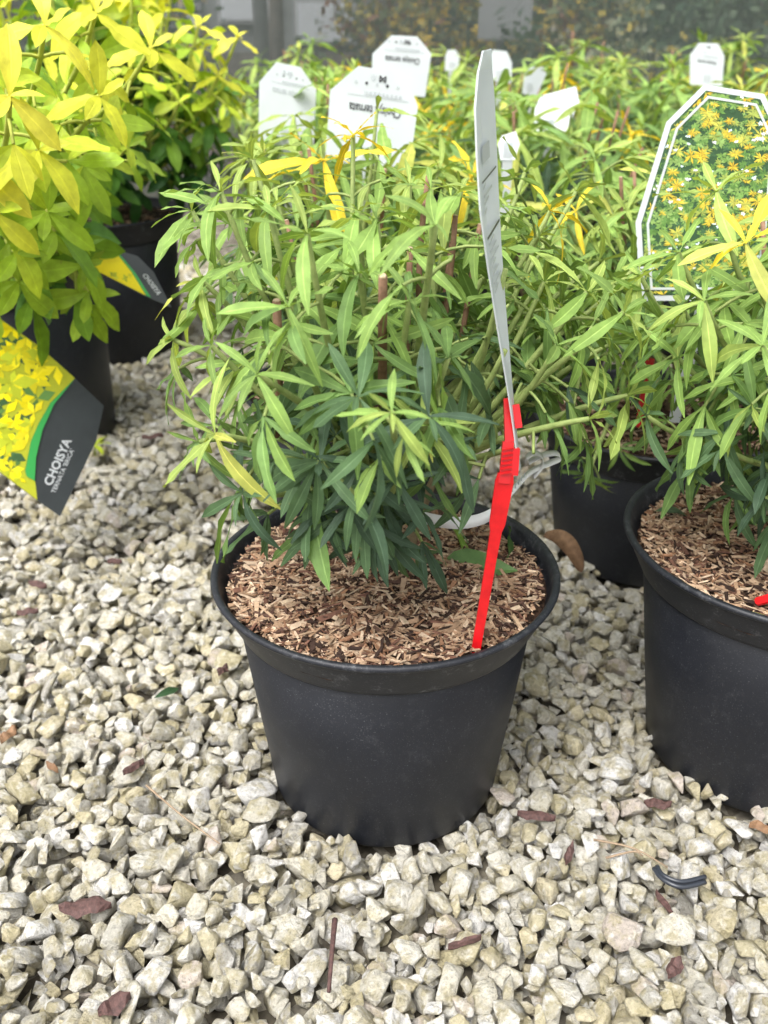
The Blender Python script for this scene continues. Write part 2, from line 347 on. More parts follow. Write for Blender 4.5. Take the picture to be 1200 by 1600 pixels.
class Plant:
    def __init__(s, kind, seed): s.kind, s.L, s.stems, s.pet = kind, [], [], Acc(); s.r = np.random.default_rng(seed)
    def compound(s, p, d, size, age, n=None, up=(0, 0, 1), pl=None):
        """a leaf: petiole and 3 to 5 leaflets"""
        r = s.r; d = nrm(d)
        narrow = s.kind == 'narrow'
        pl = pl if pl is not None else size*r.uniform(.3, .65)
        q = p+d*pl+np.array([0, 0, -.12*pl])
        V, P = tube(bez(p, p+d*pl*.5+np.array([0, 0, .08*pl]), q, 4), [.0011*(1 if narrow else 1.4)]*4, 4, False); s.pet.add(V, P)
        n = n or (r.choice([3, 4, 5]) if narrow else 3)
        d2 = nrm(d+np.array([0, 0, -r.uniform(.0, .55) if narrow else -r.uniform(0, .25)])); age = age+r.normal(0, .07)
        up = nrm(np.asarray(up)+r.normal(0, .38, 3)); side = nrm(cross(d2, up)); spread = math.radians(r.uniform(105, 150) if narrow else r.uniform(95, 130))
        for k in range(n):
            f = (k-(n-1)/2)/max(1, (n-1)/2); an = f*spread/2
            dd = d2*math.cos(an)+side*math.sin(an)+np.array([0, 0, -.16*abs(f)-r.uniform(0, .3)])+r.normal(0, .09, 3)
            sz = size*(1-.28*abs(f))*r.uniform(.82, 1.15)
            s.leaflet(q, dd, up+r.normal(0, .35, 3), sz, age)
    def leaflet(s, p, d, up, sz, age):
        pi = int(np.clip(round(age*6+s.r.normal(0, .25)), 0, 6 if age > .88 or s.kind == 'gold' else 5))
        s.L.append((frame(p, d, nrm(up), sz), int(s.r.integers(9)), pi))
    def shoot(s, pts, size, a0, a1, r0, r1, bare=.3, pitch=.024, tipleaves=7, mat='stem', tipage=None):
        pts = np.asarray(pts); r = s.r
        seg = np.linalg.norm(np.diff(pts, axis=0), axis=1); L = np.concatenate([[0], np.cumsum(seg)]); tot = L[-1]
        s.stems.append((pts, np.linspace(r0, r1, len(pts)), mat))
        def pos(l):
            return np.array([np.interp(l, L, pts[:, k]) for k in range(3)])
        ph = r.uniform(0, 6.3); l = tot*bare+r.uniform(0, pitch)
        while l < tot-pitch*.35:
            p = pos(l); t = nrm(pos(min(tot, l+.004))-pos(max(0, l-.004))); f = l/tot
            a = nrm(cross(t, [.3, .1, 1 if abs(t[2]) < .95 else 0])); b = cross(t, a)
            for e in (0, math.pi):
                if r.random() < .08: continue
                o = a*math.cos(ph+e)+b*math.sin(ph+e); up = nrm(t*.9+np.array([0, 0, .5]))
                s.compound(p, o+t*r.uniform(.1, .7), size*(1-.25*abs(f-.6))*r.uniform(.8, 1.1), a0+(a1-a0)*f**2.1, up=up)
            ph += math.pi/2+r.normal(0, .25); l += pitch*r.uniform(.75, 1.3)
        p = pts[-1]; t = nrm(pts[-1]-pts[-2]); a = nrm(cross(t, [.3, .1, 1 if abs(t[2]) < .95 else 0])); b = cross(t, a)
        ta = a1 if tipage is None else tipage
        for k in range(tipleaves):                                             # rosette at the tip
            f = k/max(1, tipleaves-1); an = k*2.4+r.uniform(0, .4); o = a*math.cos(an)+b*math.sin(an); lift = -.15+1.5*f
            s.leaflet(p, o+t*lift+np.array([0, 0, -.30*(1-f)]), nrm(t+.3*np.array([0, 0, 1.])), size*(1.05-.6*f)*r.uniform(.85, 1.1), ta+r.normal(0, .03))
    def stub(s, p, q, r0=.0022):
        s.stems.append((bez(p, (np.asarray(p)+np.asarray(q))/2+s.r.normal(0, .002, 3), q, 5), np.linspace(r0*1.15, r0, 5), 'stub'))
    def build(s, name, label, group, base, nobj=300, lod=0, clear=None):
        if clear: s.L = [l for l in s.L if not clear(l[0])]
        s.L = [l for l in s.L if s.r.random() < .05 or (base[1] < .7 and l[2] == 6) or not card_gap(l[0])] if s.kind == 'narrow' else s.L
        o = thing(name, label, 'shrub', base, group); org = ORG[o]
        small = Acc(); ns = 0
        for pts, rad, m in s.stems:
            V, P = tube(pts, rad, 7 if lod == 0 else 5)
            st = part('stem', V, P, MAT[m], o)
            if m in ('stub', 'wood') and lod == 0 and m == 'stub':
                e = pts[-1]; t = nrm(pts[-1]-pts[-2]); V, P = tube([e+t*.0001, e+t*.0008], [rad[-1]*.92, rad[-1]*.8], 7); part('cut_end', V, P, MAT['cut'], st)
        if s.pet.n:
            V, P, _, _ = s.pet.get(); part('petioles', V, P, MAT['stem' if s.kind == 'narrow' else 'goldstem'], o, kind='stuff')
        Ms = np.array([l[0] for l in s.L]); C = Ms[:, :3, 3]+.5*Ms[:, :3, 1]
        u, v, z = project(C); inf = (u > -20) & (u < 1220) & (v > -20) & (v < 1620)
        size = np.linalg.norm(Ms[:, :3, 1], axis=1)/z
        # those on the camera's side of the crown, largest first
        order = np.argsort(-(size*np.where(inf, 1, .2)))
        T = Matrix.Translation(tuple(-org))
        for i in order[:nobj]:
            M, ti, pi = s.L[i]; obj('leaf', leaf_mesh(s.kind, ti, pi), o, M=T @ Matrix(M.tolist()))
        rest = order[nobj:]
        if len(rest):
            acc = Acc()
            for i in rest:
                M, ti, pi = s.L[i]; V, F, U = TEMPL[(s.kind, lod)][ti]
                acc.add(V @ M[:3, :3].T+M[:3, 3], [F], PAL[s.kind][pi]*s.r.uniform(.8, 1.15), U)
            V, P, U, Tn = acc.get(); part('foliage', V, P, MAT['leaf' if s.kind == 'narrow' else 'gold'], o, uv=U, tint=Tn, kind='stuff')
        return o

# ------------------------------------------------------------------ pots
def chips(cx, cy, R, zf, n, seed, lmax=.02, dark=.3):
    """slivers of bark and wood lying on the soil; (V, polys, tint) each"""
    r = np.random.default_rng(seed); out = []
    cube = np.array([(x, y, z) for x in (-.5, .5) for y in (-.5, .5) for z in (-.5, .5)], float)
    F = np.array([(0, 1, 3, 2), (4, 6, 7, 5), (0, 4, 5, 1), (2, 3, 7, 6), (0, 2, 6, 4), (1, 5, 7, 3)])
    cols = np.array([(.38, .245, .155), (.47, .325, .215), (.60, .45, .32), (.29, .155, .09), (.16, .08, .055), (.045, .026, .02), (.095, .052, .038)])
    pr = np.array([.20, .19, .15, .11, .11, .13, .11])
    for i in range(n):
        an = r.uniform(0, 2*math.pi); u_ = math.sqrt(r.random())
        L = min(lmax, .0024+r.gamma(1.15, .0042)); W = min(L*.5, r.uniform(.0005, .0019)*(1.0+L*75)); H = r.uniform(.0004, .0012); rr = (R-.5*L)*u_; x = cx+rr*math.cos(an); y = cy+rr*math.sin(an)
        V = cube.copy(); V[:, 1] *= 1+.7*(r.random(8)-.5); V[:, 0] += .25*(r.random(8)-.5)
        V[V[:, 0] > 0, 1] *= r.uniform(.2, 1)
        V = V*np.array([L, W, H]); V[:, 2] += (V[:, 0]/L)**2*r.uniform(-.0015, .002)
        a, b, c = r.normal(0, .4), r.normal(0, .16), r.uniform(0, 6.3)
        Rx = np.array([(1, 0, 0), (0, math.cos(a), -math.sin(a)), (0, math.sin(a), math.cos(a))])
        Ry = np.array([(math.cos(b), 0, math.sin(b)), (0, 1, 0), (-math.sin(b), 0, math.cos(b))])
        Rz = np.array([(math.cos(c), -math.sin(c), 0), (math.sin(c), math.cos(c), 0), (0, 0, 1)])
        V = V @ (Rz @ Ry @ Rx).T+np.array([x, y, zf(x, y)+r.uniform(.0003, .0035)])
        out.append((L*W, V, F, cols[r.choice(7, p=pr)]*r.uniform(.75, 1.2)))
    return out
def pot(label, cx, cy, R, h, Rb, z0=-.006, seed=0, nchips=0, single=0, group=None, detail=True, soil_drop=.012, chipd=1.0):
    o = thing('plant_pot', label, 'pot', (cx, cy, z0), group)
    sg = 96 if detail else 40; k = R/.125; ch = .031*k; zr = z0+h
    Rc = R*.885; R1 = R*.862
    # body: outer wall, foot and inner wall
    body = [(Rb*.80, z0+.004), (Rb*.90, z0+.0005), (Rb*.985, z0), (Rb, z0+.0025), (Rb+(R1-Rb)*.5, z0+h*.42), (R1, zr-ch+.0005), (R1*.985, zr-ch+.002)]
    V, P = lathe(body, cx, cy, sg, .0025, seed); part('body', V, P, MAT['pot'], o)
    col = [(R1*.97, zr-ch+.001), (Rc-.0006, zr-ch-.0006), (Rc, zr-ch+.0008), (Rc+(R-Rc)*.5, zr-ch*.5), (R*.980, zr-.0040)]
    V, P = lathe(col, cx, cy, sg, .0025, seed); part('collar', V, P, MAT['collar'], o)
    rim = [(R*.976, zr-.0048), (R*.994, zr-.0042), (R, zr-.0028), (R*.998, zr-.0012), (R*.988, zr), (R*.966, zr-.0004), (R*.955, zr-.0022), (R*.945, zr-.009*k), (Rc-.004, zr-ch), (R1-.007, zr-.05*k), (R*.75, zr-.06*k)]
    V, P = lathe(rim, cx, cy, sg, .0025, seed); part('rim', V, P, MAT['rim'], o)
    rs = R*.930
    r = np.random.default_rng(seed+5); ph = r.uniform(0, 6.3, 4)
    def zf(x, y):
        dx, dy = (x-cx)/rs, (y-cy)/rs; q = math.hypot(dx, dy)
        return zr-soil_drop*k+.006*k*(1-q*q)+.0022*math.sin(dx*5+ph[0])*math.sin(dy*4+ph[1])+.0015*math.sin(dx*11+ph[2])
    rings, segs = 10, 40; Vs = [(cx, cy, zf(cx, cy))]
    for i in range(1, rings+1):
        for j in range(segs):
            a = 2*math.pi*j/segs; q = rs*i/rings; x, y = cx+q*math.cos(a), cy+q*math.sin(a); Vs.append((x, y, zf(x, y)-(0.004 if i == rings else 0)))
    tri = np.array([(0, 1+j, 1+(j+1) % segs) for j in range(segs)]); qd = np.array([(1+(i-1)*segs+j, 1+i*segs+j, 1+i*segs+(j+1) % segs, 1+(i-1)*segs+(j+1) % segs) for i in range(1, rings) for j in range(segs)])
    s = part('soil', Vs, [tri, qd], MAT['soil'], o)
    if nchips:
        cs = chips(cx, cy, rs*.99, zf, nchips, seed+9); cs.sort(key=lambda c: -c[0])
        # the largest slivers singly, the rest of the mulch as one mass
        for A, V, F, t in cs[:single]:
            c = V.mean(0); me = mk_mesh('bark_chip', V-c, [F], MAT['chip'], None, np.broadcast_to(t, (8, 3)), False)
            q = obj('bark_chip', me, s); q.location = tuple(c-ORG[s])
        acc = Acc()
        for A, V, F, t in cs[single:]: acc.add(V, [F], t)
        V, P, _, T = acc.get(); part('bark_mulch', V, P, MAT['chip'], s, False, tint=T, kind='stuff')
    o['_zs'] = 0; del o['_zs']
    return o, zf

# ------------------------------------------------------------------ the ground: bed and gravel
MAIN = (.001, .598, .125, .188, .0885); RIGHT = (.314, .628, .132, .196, .092); BACK = (.295, .965, .135, .165, .098)
GA = (-.525, 1.30, .158, .255, .130); GB = (-.49, 1.70, .15, .245, .120)
ROWS = [(-.03, 1.0), (.63, .96), (-.05, 1.38), (.22, 1.36), (.55, 1.34), (.88, 1.36), (-.08, 1.76), (.25, 1.72), (.58, 1.72), (.93, 1.74),
        (-.12, 2.12), (.2, 2.1), (.53, 2.08), (.87, 2.1), (1.2, 2.1), (-.2, 2.5), (.12, 2.48), (.46, 2.5), (.8, 2.48), (1.15, 2.5)]
POTS_FOOT = [MAIN, RIGHT, BACK, GA, GB]+[(x, y, .125, .18, .09) for x, y in ROWS]

def build_gravel():
    r = np.random.default_rng(5); RES = .0016
    X0, X1, Y0, Y1 = -1.05, .98, .22, 2.35
    nx, ny = int((X1-X0)/RES), int((Y1-Y0)/RES)
    xs = X0+np.arange(nx)*RES; ys = Y0+np.arange(ny)*RES
    gx, gy = np.meshgrid(xs, ys, indexing='ij')
    # the ground in view, with a margin for a camera moved aside; nothing is seen deep under the rows
    mask = (np.abs(gx) < .40*(gy*.89+.24)+.17) & ~((gx > -.02) & (gy > 1.40))
    H = np.zeros((nx, ny), np.float32)
    for x, y, R, h, Rb in POTS_FOOT:
        H[np.hypot(gx-x, gy-y) < Rb-.004] = .5
    variants = []
    for i in range(150):
        size = float(np.clip(r.lognormal(math.log(.0094), .33), .0045, .0175))
        ax = np.array([1, r.uniform(.62, .95), r.uniform(.45, .78)])*size
        n = int(r.integers(9, 15)); P = r.normal(size=(n, 3)); P /= np.linalg.norm(P, axis=1)[:, None]; P *= r.uniform(.82, 1.08, (n, 1)); P = P*ax
        q = Matrix.Rotation(r.uniform(0, 6.3), 3, 'Z') @ Matrix.Rotation(r.normal(0, .45), 3, 'X') @ Matrix.Rotation(r.normal(0, .35), 3, 'Y')
        P = P @ np.array(q).T; P -= (P.max(0)+P.min(0))/2
        bm = bmesh.new(); vs = [bm.verts.new(p) for p in P]; g = bmesh.ops.convex_hull(bm, input=vs)
        bmesh.ops.delete(bm, geom=[v for v in bm.verts if not v.link_faces], context='VERTS')
        bmesh.ops.dissolve_limit(bm, angle_limit=.20, verts=bm.verts, edges=bm.edges)
        bm.normal_update(); pl = [(tuple(f.normal), f.normal.dot(f.verts[0].co)) for f in bm.faces]
        def dump(b):
            bmesh.ops.triangulate(b, faces=b.faces[:]); b.verts.index_update()
            return np.array([v.co[:] for v in b.verts]), np.array([[v.index for v in f.verts] for f in b.faces])
        b2 = bm.copy(); low = dump(b2); b2.free()
        try: bmesh.ops.bevel(bm, geom=bm.edges[:], offset=size*.05, offset_type='OFFSET', segments=1, affect='EDGES', profile=.5, clamp_overlap=True)
        except Exception: pass
        b3 = bm.copy(); hi = dump(bm); bm.free()
        bmesh.ops.triangulate(b3, faces=b3.faces[:]); bmesh.ops.subdivide_edges(b3, edges=b3.edges[:], cuts=1, use_grid_fill=True)
        from mathutils import noise as mn
        for v in b3.verts: v.co += v.co.normalized()*size*(.06*mn.noise(v.co*(1.6/size)+Vector((i*3.1, 0, 0)))+.045*mn.noise(v.co*(5/size)))
        rough = dump(b3); b3.free()
        hx = int(math.ceil(np.abs(P[:, 0]).max()/RES)); hy = int(math.ceil(np.abs(P[:, 1]).max()/RES))
        ax_, ay_ = np.meshgrid(np.arange(-hx, hx+1)*RES, np.arange(-hy, hy+1)*RES, indexing='ij')
        top = np.full(ax_.shape, 9.); bot = np.full(ax_.shape, -9.); ok = np.ones(ax_.shape, bool)
        for (a, b, c), d in pl:
            e = d-a*ax_-b*ay_
            if c > 1e-4: top = np.minimum(top, e/c)
            elif c < -1e-4: bot = np.maximum(bot, e/c)
            else: ok &= e >= 0
        ok &= top > bot
        variants.append((size, hi, low, hx, hy, np.where(ok, bot, 9.).astype(np.float32), np.where(ok, top, -9.).astype(np.float32), ok, rough))
    cells = np.argwhere(mask); area = len(cells)*RES*RES; foot = np.mean([v[7].sum() for v in variants])*RES*RES
    nst = int(area/foot*2.0); placed = []
    pick = cells[r.integers(len(cells), size=nst)]; vi = r.integers(len(variants), size=nst)
    for (ci, cj), k in zip(pick, vi):
        size, hi, low, hx, hy, bot, top, ok, _ = variants[k]; best = None
        for t in range(9):
            i = ci+(int(r.integers(-7, 8)) if t else 0); j = cj+(int(r.integers(-7, 8)) if t else 0)
            if i-hx < 0 or j-hy < 0 or i+hx+1 > nx or j+hy+1 > ny: continue
            z = float((H[i-hx:i+hx+1, j-hy:j+hy+1]-bot).max())
            if best is None or z < best[0]: best = (z, i, j)
        if best is None or best[0] > .030: continue
        z, i, j = best; z -= size*.16
        Hs = H[i-hx:i+hx+1, j-hy:j+hy+1]; np.maximum(Hs, z+top, out=Hs)
        placed.append((k, xs[i], ys[j], z, size, i, j))
    ref = H[mask & (H < .3)]; z_off = -float(np.percentile(ref, 60))
    gd = mk_mesh('ground', [(-80, -20, 0), (80, -20, 0), (80, 120, 0), (-80, 120, 0)], [np.array([(0, 1, 2, 3)])], MAT['ground'])
    g = obj('ground', gd, kind='structure'); g.location = (0, 0, z_off); ORG[g] = np.array([0, 0, z_off])
    tints = np.array([(.70, .665, .56), (.76, .73, .64), (.85, .835, .80), (.63, .57, .39), (.59, .565, .49), (.45, .43, .38), (.68, .61, .43), (.71, .625, .55)])
    pr = np.array([.24, .22, .14, .12, .10, .08, .07, .03])
    tl = [tints[r.choice(8, p=pr)]*r.uniform(.85, 1.1) for _ in placed]
    C = np.array([(x, y, z+z_off) for _, x, y, z, *_ in placed]); u, v, zc = project(C)
    sz = np.array([p[4] for p in placed])
    topm = np.array([variants[p[0]][6].max()+p[3]-H[p[5], p[6]] > -.0015 for p in placed])
    hid = np.zeros(len(placed), bool)
    for q in (MAIN, RIGHT): 
        pu, pv, _ = project(np.array([(q[0], q[1]-q[2]*.8, q[3]*.5)])); hid |= (np.hypot(C[:, 0]-q[0], C[:, 1]-q[1]) < q[4]+.01)
    score = sz/zc*np.where((u > 0) & (u < 1200) & (v < 1600) & (v > 600), 1, 0)*topm*~hid
    lead = set(np.argsort(-score)[:300].tolist()); near, far = Acc(), Acc()
    for n, (k, x, y, z, size, i, j) in enumerate(placed):
        hi, low = variants[k][1], variants[k][2]
        if n in lead:
            hi = variants[k][8]; me = mk_mesh('stone', hi[0], [hi[1]], MAT['stone'], None, np.broadcast_to(tl[n], (len(hi[0]), 3)), True)
            o = obj('stone', me, g); o.location = (x, y, z)
        else:
            m = hi if (y < 1.15 and variants[k][6].max()+z > H[i, j]-.012) else low
            near.add(m[0]+np.array([x, y, z+z_off]), [m[1]], tl[n])
    V, P, _, T = near.get(); part('gravel', V, P, MAT['stone'], g, False, tint=T, kind='stuff')
    def height(x, y):
        i = int((x-X0)/RES); j = int((y-Y0)/RES)
        if not (4 <= i < nx-4 and 4 <= j < ny-4): return 0.
        return float(H[i-4:i+5, j-4:j+5].max())+z_off
    print('stones', len(placed), 'tris', sum(len(p) for p in P)); return height, z_off
GH, ZG = build_gravel()

# ------------------------------------------------------------------ pots and what grows in them
pot_main, zf_main = pot('round black pot with whitish scuffed collar standing free on gravel, long red stake inside', *MAIN[:2], MAIN[2], MAIN[3], MAIN[4], seed=1, nchips=7500, single=160)
pot_right, zf_right = pot('large black pot beside the free-standing one, its rim overlapping a shaded pot', *RIGHT[:2], RIGHT[2], RIGHT[3], RIGHT[4], seed=2, nchips=6000, single=110, soil_drop=.016)
pot_back, zf_back = pot('shaded black pot behind the curled dry leaf, upright red stake inside', *BACK[:2], BACK[2], BACK[3], BACK[4], seed=3, nchips=1500, single=30)
pot_ga, zf_ga = pot('big black pot behind the charcoal label, under the nearer golden shrub', *GA[:2], GA[2], GA[3], GA[4], seed=4, nchips=700)
pot_gb, zf_gb = pot('big black pot under the farther golden shrub, by the gravel path', *GB[:2], GB[2], GB[3], GB[4], seed=5, nchips=500)

def narrow_shrub(name, label, group, base, h, spread, n, seed, lod=0, nobj=300, lean=(0, 0), tips=(), yellow=.12, stubs=5, tl0=7, size=.063, cut=(), clear=None, pitch=.032, low=.25):
    p = Plant('narrow', seed); r = p.r; bx, by, bz = base
    trunks = []
    for i in range(5):
        a = r.uniform(0, 6.3); q = np.array([bx+.035*math.cos(a), by+.035*math.sin(a), bz+r.uniform(.05, .11)]); b = np.array([bx+.012*math.cos(a), by+.012*math.sin(a), bz-.004])
        p.stems.append((bez(b, (b+q)/2+r.normal(0, .004, 3), q, 5), np.linspace(.0045, .003, 5), 'wood')); trunks.append(q)
    def go(tip, sz, a0, a1, ty, bare=.40, tl=tl0):
        s = min(trunks, key=lambda t: np.linalg.norm((t-tip)[:2])+r.uniform(0, .03)); mid = s*.45+tip*.55
        mid = mid+np.array([(tip-s)[0]*.15, (tip-s)[1]*.15, -.02+r.uniform(0, .05)])
        p.shoot(bez(s, mid, tip, 9), sz, a0, a1, .0030, .0016, bare, pitch, tl, tipage=ty)
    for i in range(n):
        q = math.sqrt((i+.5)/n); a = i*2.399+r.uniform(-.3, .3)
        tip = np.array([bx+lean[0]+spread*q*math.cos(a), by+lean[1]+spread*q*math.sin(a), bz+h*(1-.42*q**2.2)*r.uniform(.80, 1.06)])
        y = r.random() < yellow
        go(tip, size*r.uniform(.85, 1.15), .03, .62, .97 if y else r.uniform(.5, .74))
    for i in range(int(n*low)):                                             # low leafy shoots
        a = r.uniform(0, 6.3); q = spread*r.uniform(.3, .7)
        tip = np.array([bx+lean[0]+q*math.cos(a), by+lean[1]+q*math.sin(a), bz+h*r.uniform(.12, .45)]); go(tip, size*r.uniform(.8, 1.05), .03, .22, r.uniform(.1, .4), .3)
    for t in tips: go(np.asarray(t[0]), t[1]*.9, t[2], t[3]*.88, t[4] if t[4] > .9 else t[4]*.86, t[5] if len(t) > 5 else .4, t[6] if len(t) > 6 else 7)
    for i in range(stubs):
        a = r.uniform(0, 6.3); q = spread*r.uniform(.1, .75); x, y = bx+lean[0]+q*math.cos(a), by+lean[1]+q*math.sin(a); z = bz+h*(1-.3*(q/spread)**2)*r.uniform(.85, 1.03)
        u, v, _ = project(np.array([(x, y, z-.03)])); 
        if y < .62 and abs(u[0]-770) < 75: continue                           # none in front of the tall label
        u, v, _ = project(np.array([(x, y, z)]))
        if any(a-6 < u[0] < b+6 and c-10 < v[0] < d and y < e for a, b, c, d, e in CARD_ZONES): continue
        p.stub((x*.8+bx*.2, y*.8+by*.2, z-.09), (x, y, z), .0019)
    for (q0, q1) in cut: p.stems.append((bez(q0, (q0+q1)/2+r.normal(0, .002, 3), q1, 5), np.linspace(.0032, .0025, 5), 'stub'))
    return p.build(name, label, group, base, nobj, lod, clear)

CARD_ZONES = [(505, 658, 98, 196, 1.19), (400, 498, 94, 168, 1.35), (576, 678, 52, 140, 1.63), (1074, 1136, 64, 122, 2.0), (760, 802, 76, 108, 2.0), (815, 856, 102, 130, 1.9), (692, 720, 76, 100, 2.4), (1035, 1230, 128, 205, .80), (838, 902, 140, 180, 1.5)]
def card_gap(M):                      # leaves that would hide the faces of the standing labels are not there
    P = M[:3, 3]+M[:3, 1]*np.array([[.15], [.55], [1.]]); u, v, z = project(P)
    for u0, u1, v0, v1, Y in CARD_ZONES:
        if ((u > u0) & (u < u1) & (v > v0) & (v < v1) & (P[:, 1] < Y+.01)).any(): return True
    return False
main_tips = [  # (tip, leaf size, age low, age high, tip age, bare, tip leaves)
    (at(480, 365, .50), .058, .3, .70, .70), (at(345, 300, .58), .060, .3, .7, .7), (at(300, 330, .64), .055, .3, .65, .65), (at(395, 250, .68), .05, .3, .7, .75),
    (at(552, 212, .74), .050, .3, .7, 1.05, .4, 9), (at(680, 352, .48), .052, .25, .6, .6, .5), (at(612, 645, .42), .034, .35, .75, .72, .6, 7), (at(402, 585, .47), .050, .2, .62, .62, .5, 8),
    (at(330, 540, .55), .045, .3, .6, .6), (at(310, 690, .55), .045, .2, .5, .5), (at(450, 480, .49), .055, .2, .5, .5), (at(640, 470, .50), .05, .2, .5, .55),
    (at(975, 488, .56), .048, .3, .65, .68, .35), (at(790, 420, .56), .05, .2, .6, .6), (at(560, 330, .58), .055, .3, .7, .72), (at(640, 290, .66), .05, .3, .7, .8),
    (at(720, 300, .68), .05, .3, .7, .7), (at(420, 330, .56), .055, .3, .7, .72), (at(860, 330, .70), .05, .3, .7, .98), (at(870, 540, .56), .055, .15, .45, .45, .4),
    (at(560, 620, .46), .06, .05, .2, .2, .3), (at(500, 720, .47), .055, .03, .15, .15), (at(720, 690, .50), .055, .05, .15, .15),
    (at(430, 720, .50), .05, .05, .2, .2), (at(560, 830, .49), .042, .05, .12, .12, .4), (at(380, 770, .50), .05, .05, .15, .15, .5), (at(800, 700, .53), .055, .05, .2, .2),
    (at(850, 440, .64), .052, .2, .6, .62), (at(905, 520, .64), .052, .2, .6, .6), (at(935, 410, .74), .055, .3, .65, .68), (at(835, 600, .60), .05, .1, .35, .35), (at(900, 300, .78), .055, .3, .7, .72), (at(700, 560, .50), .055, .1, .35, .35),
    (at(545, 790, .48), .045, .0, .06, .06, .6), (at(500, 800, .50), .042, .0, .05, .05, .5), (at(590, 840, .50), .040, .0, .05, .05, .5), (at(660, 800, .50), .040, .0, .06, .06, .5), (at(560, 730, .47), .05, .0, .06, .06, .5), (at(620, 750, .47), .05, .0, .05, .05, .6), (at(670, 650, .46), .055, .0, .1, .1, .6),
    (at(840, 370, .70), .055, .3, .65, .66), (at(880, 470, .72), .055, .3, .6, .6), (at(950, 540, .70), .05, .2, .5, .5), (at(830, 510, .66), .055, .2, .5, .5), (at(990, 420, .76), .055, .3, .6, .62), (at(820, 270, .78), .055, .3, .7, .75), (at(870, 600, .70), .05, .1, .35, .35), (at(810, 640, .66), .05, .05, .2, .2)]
def label_gap(M):                     # no leaf grows through the tall label or its stake
    for f in (0., .5, 1.):
        P = M[:3, 3]+M[:3, 1]*f; u, v, z = project(P); u, v = u[0], v[0]
        c = np.interp(v, [60, 230, 640, 740, 1020], [758, 762, 802, 790, 742])
        if P[1] < .69 and math.hypot(u-848, v-728) < 48: return True
        if P[1] < .60 and abs(u-c) < np.interp(v, [60, 300, 640, 1020], [45, 45, 30, 24]): return True
    return False
bm_ = (MAIN[0]+.004, MAIN[1]+.025, zf_main(MAIN[0], MAIN[1])-.002)
sh_main = narrow_shrub('choisya_shrub', 'narrow-leaved green shrub growing from the free-standing pot with the scuffed collar', None, bm_, .265, .16, 22, 21, tips=main_tips, stubs=6, yellow=.0, cut=[(at(598, 700, .56), at(598, 432, .50)), (at(430, 680, .56), at(432, 470, .54))], clear=label_gap, size=.054, pitch=.033, low=.08)
br_ = (RIGHT[0]+.055, RIGHT[1]+.05, zf_right(RIGHT[0]+.05, RIGHT[1]+.05)-.002)
right_tips = [(at(1060, 395, .62), .058, .3, .65, .68), (at(1165, 380, .58), .06, .3, .75, .92), (at(1100, 470, .57), .058, .3, .65, .68), (at(1190, 540, .52), .06, .2, .6, .62), (at(1120, 300, .64), .065, .4, .75, .8),
              (at(1180, 640, .55), .05, .05, .25, .3), (at(1060, 560, .60), .055, .2, .5, .5), (at(1130, 700, .57), .05, .03, .15, .15), (at(1010, 650, .60), .05, .1, .3, .3), (at(1195, 780, .56), .05, .03, .1, .1), (at(1000, 430, .66), .05, .3, .65, .7)]
sh_right = narrow_shrub('choisya_shrub', 'narrow-leaved green shrub growing from the large pot that overlaps the shaded one', None, br_, .27, .165, 20, 22, tips=right_tips, yellow=.05, size=.060, pitch=.033)
bb_ = (BACK[0]+.02, BACK[1]+.03, zf_back(*BACK[:2])-.002)
sh_back = narrow_shrub('choisya_shrub', 'narrow-leaved green shrub growing from the shaded pot with the upright red stake', None, bb_, .285, .17, 24, 23, yellow=.05, size=.056, low=.06,
    tips=[(at(900, 330, .90), .055, .3, .7, .98), (at(860, 420, .85), .055, .3, .6, .6), (at(920, 740, .82), .04, .3, .5, .5, .6), (at(930, 250, .95), .055, .3, .6, .6), (at(800, 330, .9), .05, .3, .7, .75), (at(850, 480, .82), .055, .2, .5, .5), (at(960, 450, .80), .055, .3, .6, .6), (at(890, 560, .84), .05, .1, .4, .4), (at(1010, 520, .80), .05, .2, .5, .5), (at(980, 330, .86), .055, .3, .65, .7)])
for i, (x, y) in enumerate(ROWS):
    nearrow = y < 1.2; rown = ['row of shrubs right against the netting', 'second row of shrubs from the netting', 'third row of shrubs from the netting', 'fourth row of shrubs from the netting'][0 if y > 2.3 else 1 if y > 1.9 else 2 if y > 1.6 else 3]
    po, zf = pot([f'black pot half hidden in the {rown}', 'black pot standing right behind the free-standing pot', 'black pot standing past the shaded pot'][(1 if x < .1 else 2) if nearrow else 0],
                 x, y, .125, .18, .09, seed=40+i, nchips=500 if nearrow else 0, detail=False, group=None if nearrow else 'pots in the '+rown)
    b = (x, y, zf(x, y)-.002); far = y > 1.6
    lab = ('narrow-leaved shrub directly behind the free-standing shrub' if x < .1 else 'narrow-leaved shrub behind the framed picture label') if nearrow else f'narrow-leaved yellow-green shrub in the {rown}'
    narrow_shrub('choisya_shrub', lab, None if nearrow else 'shrubs in the '+rown, b, .285+.05*rnd.random(), .17, 17 if not far else 13, 60+i, lod=1 if y > 1.2 else 0, nobj=300 if y < 1.5 else 160, yellow=.10, stubs=7, size=.080, pitch=.046, tl0=10)

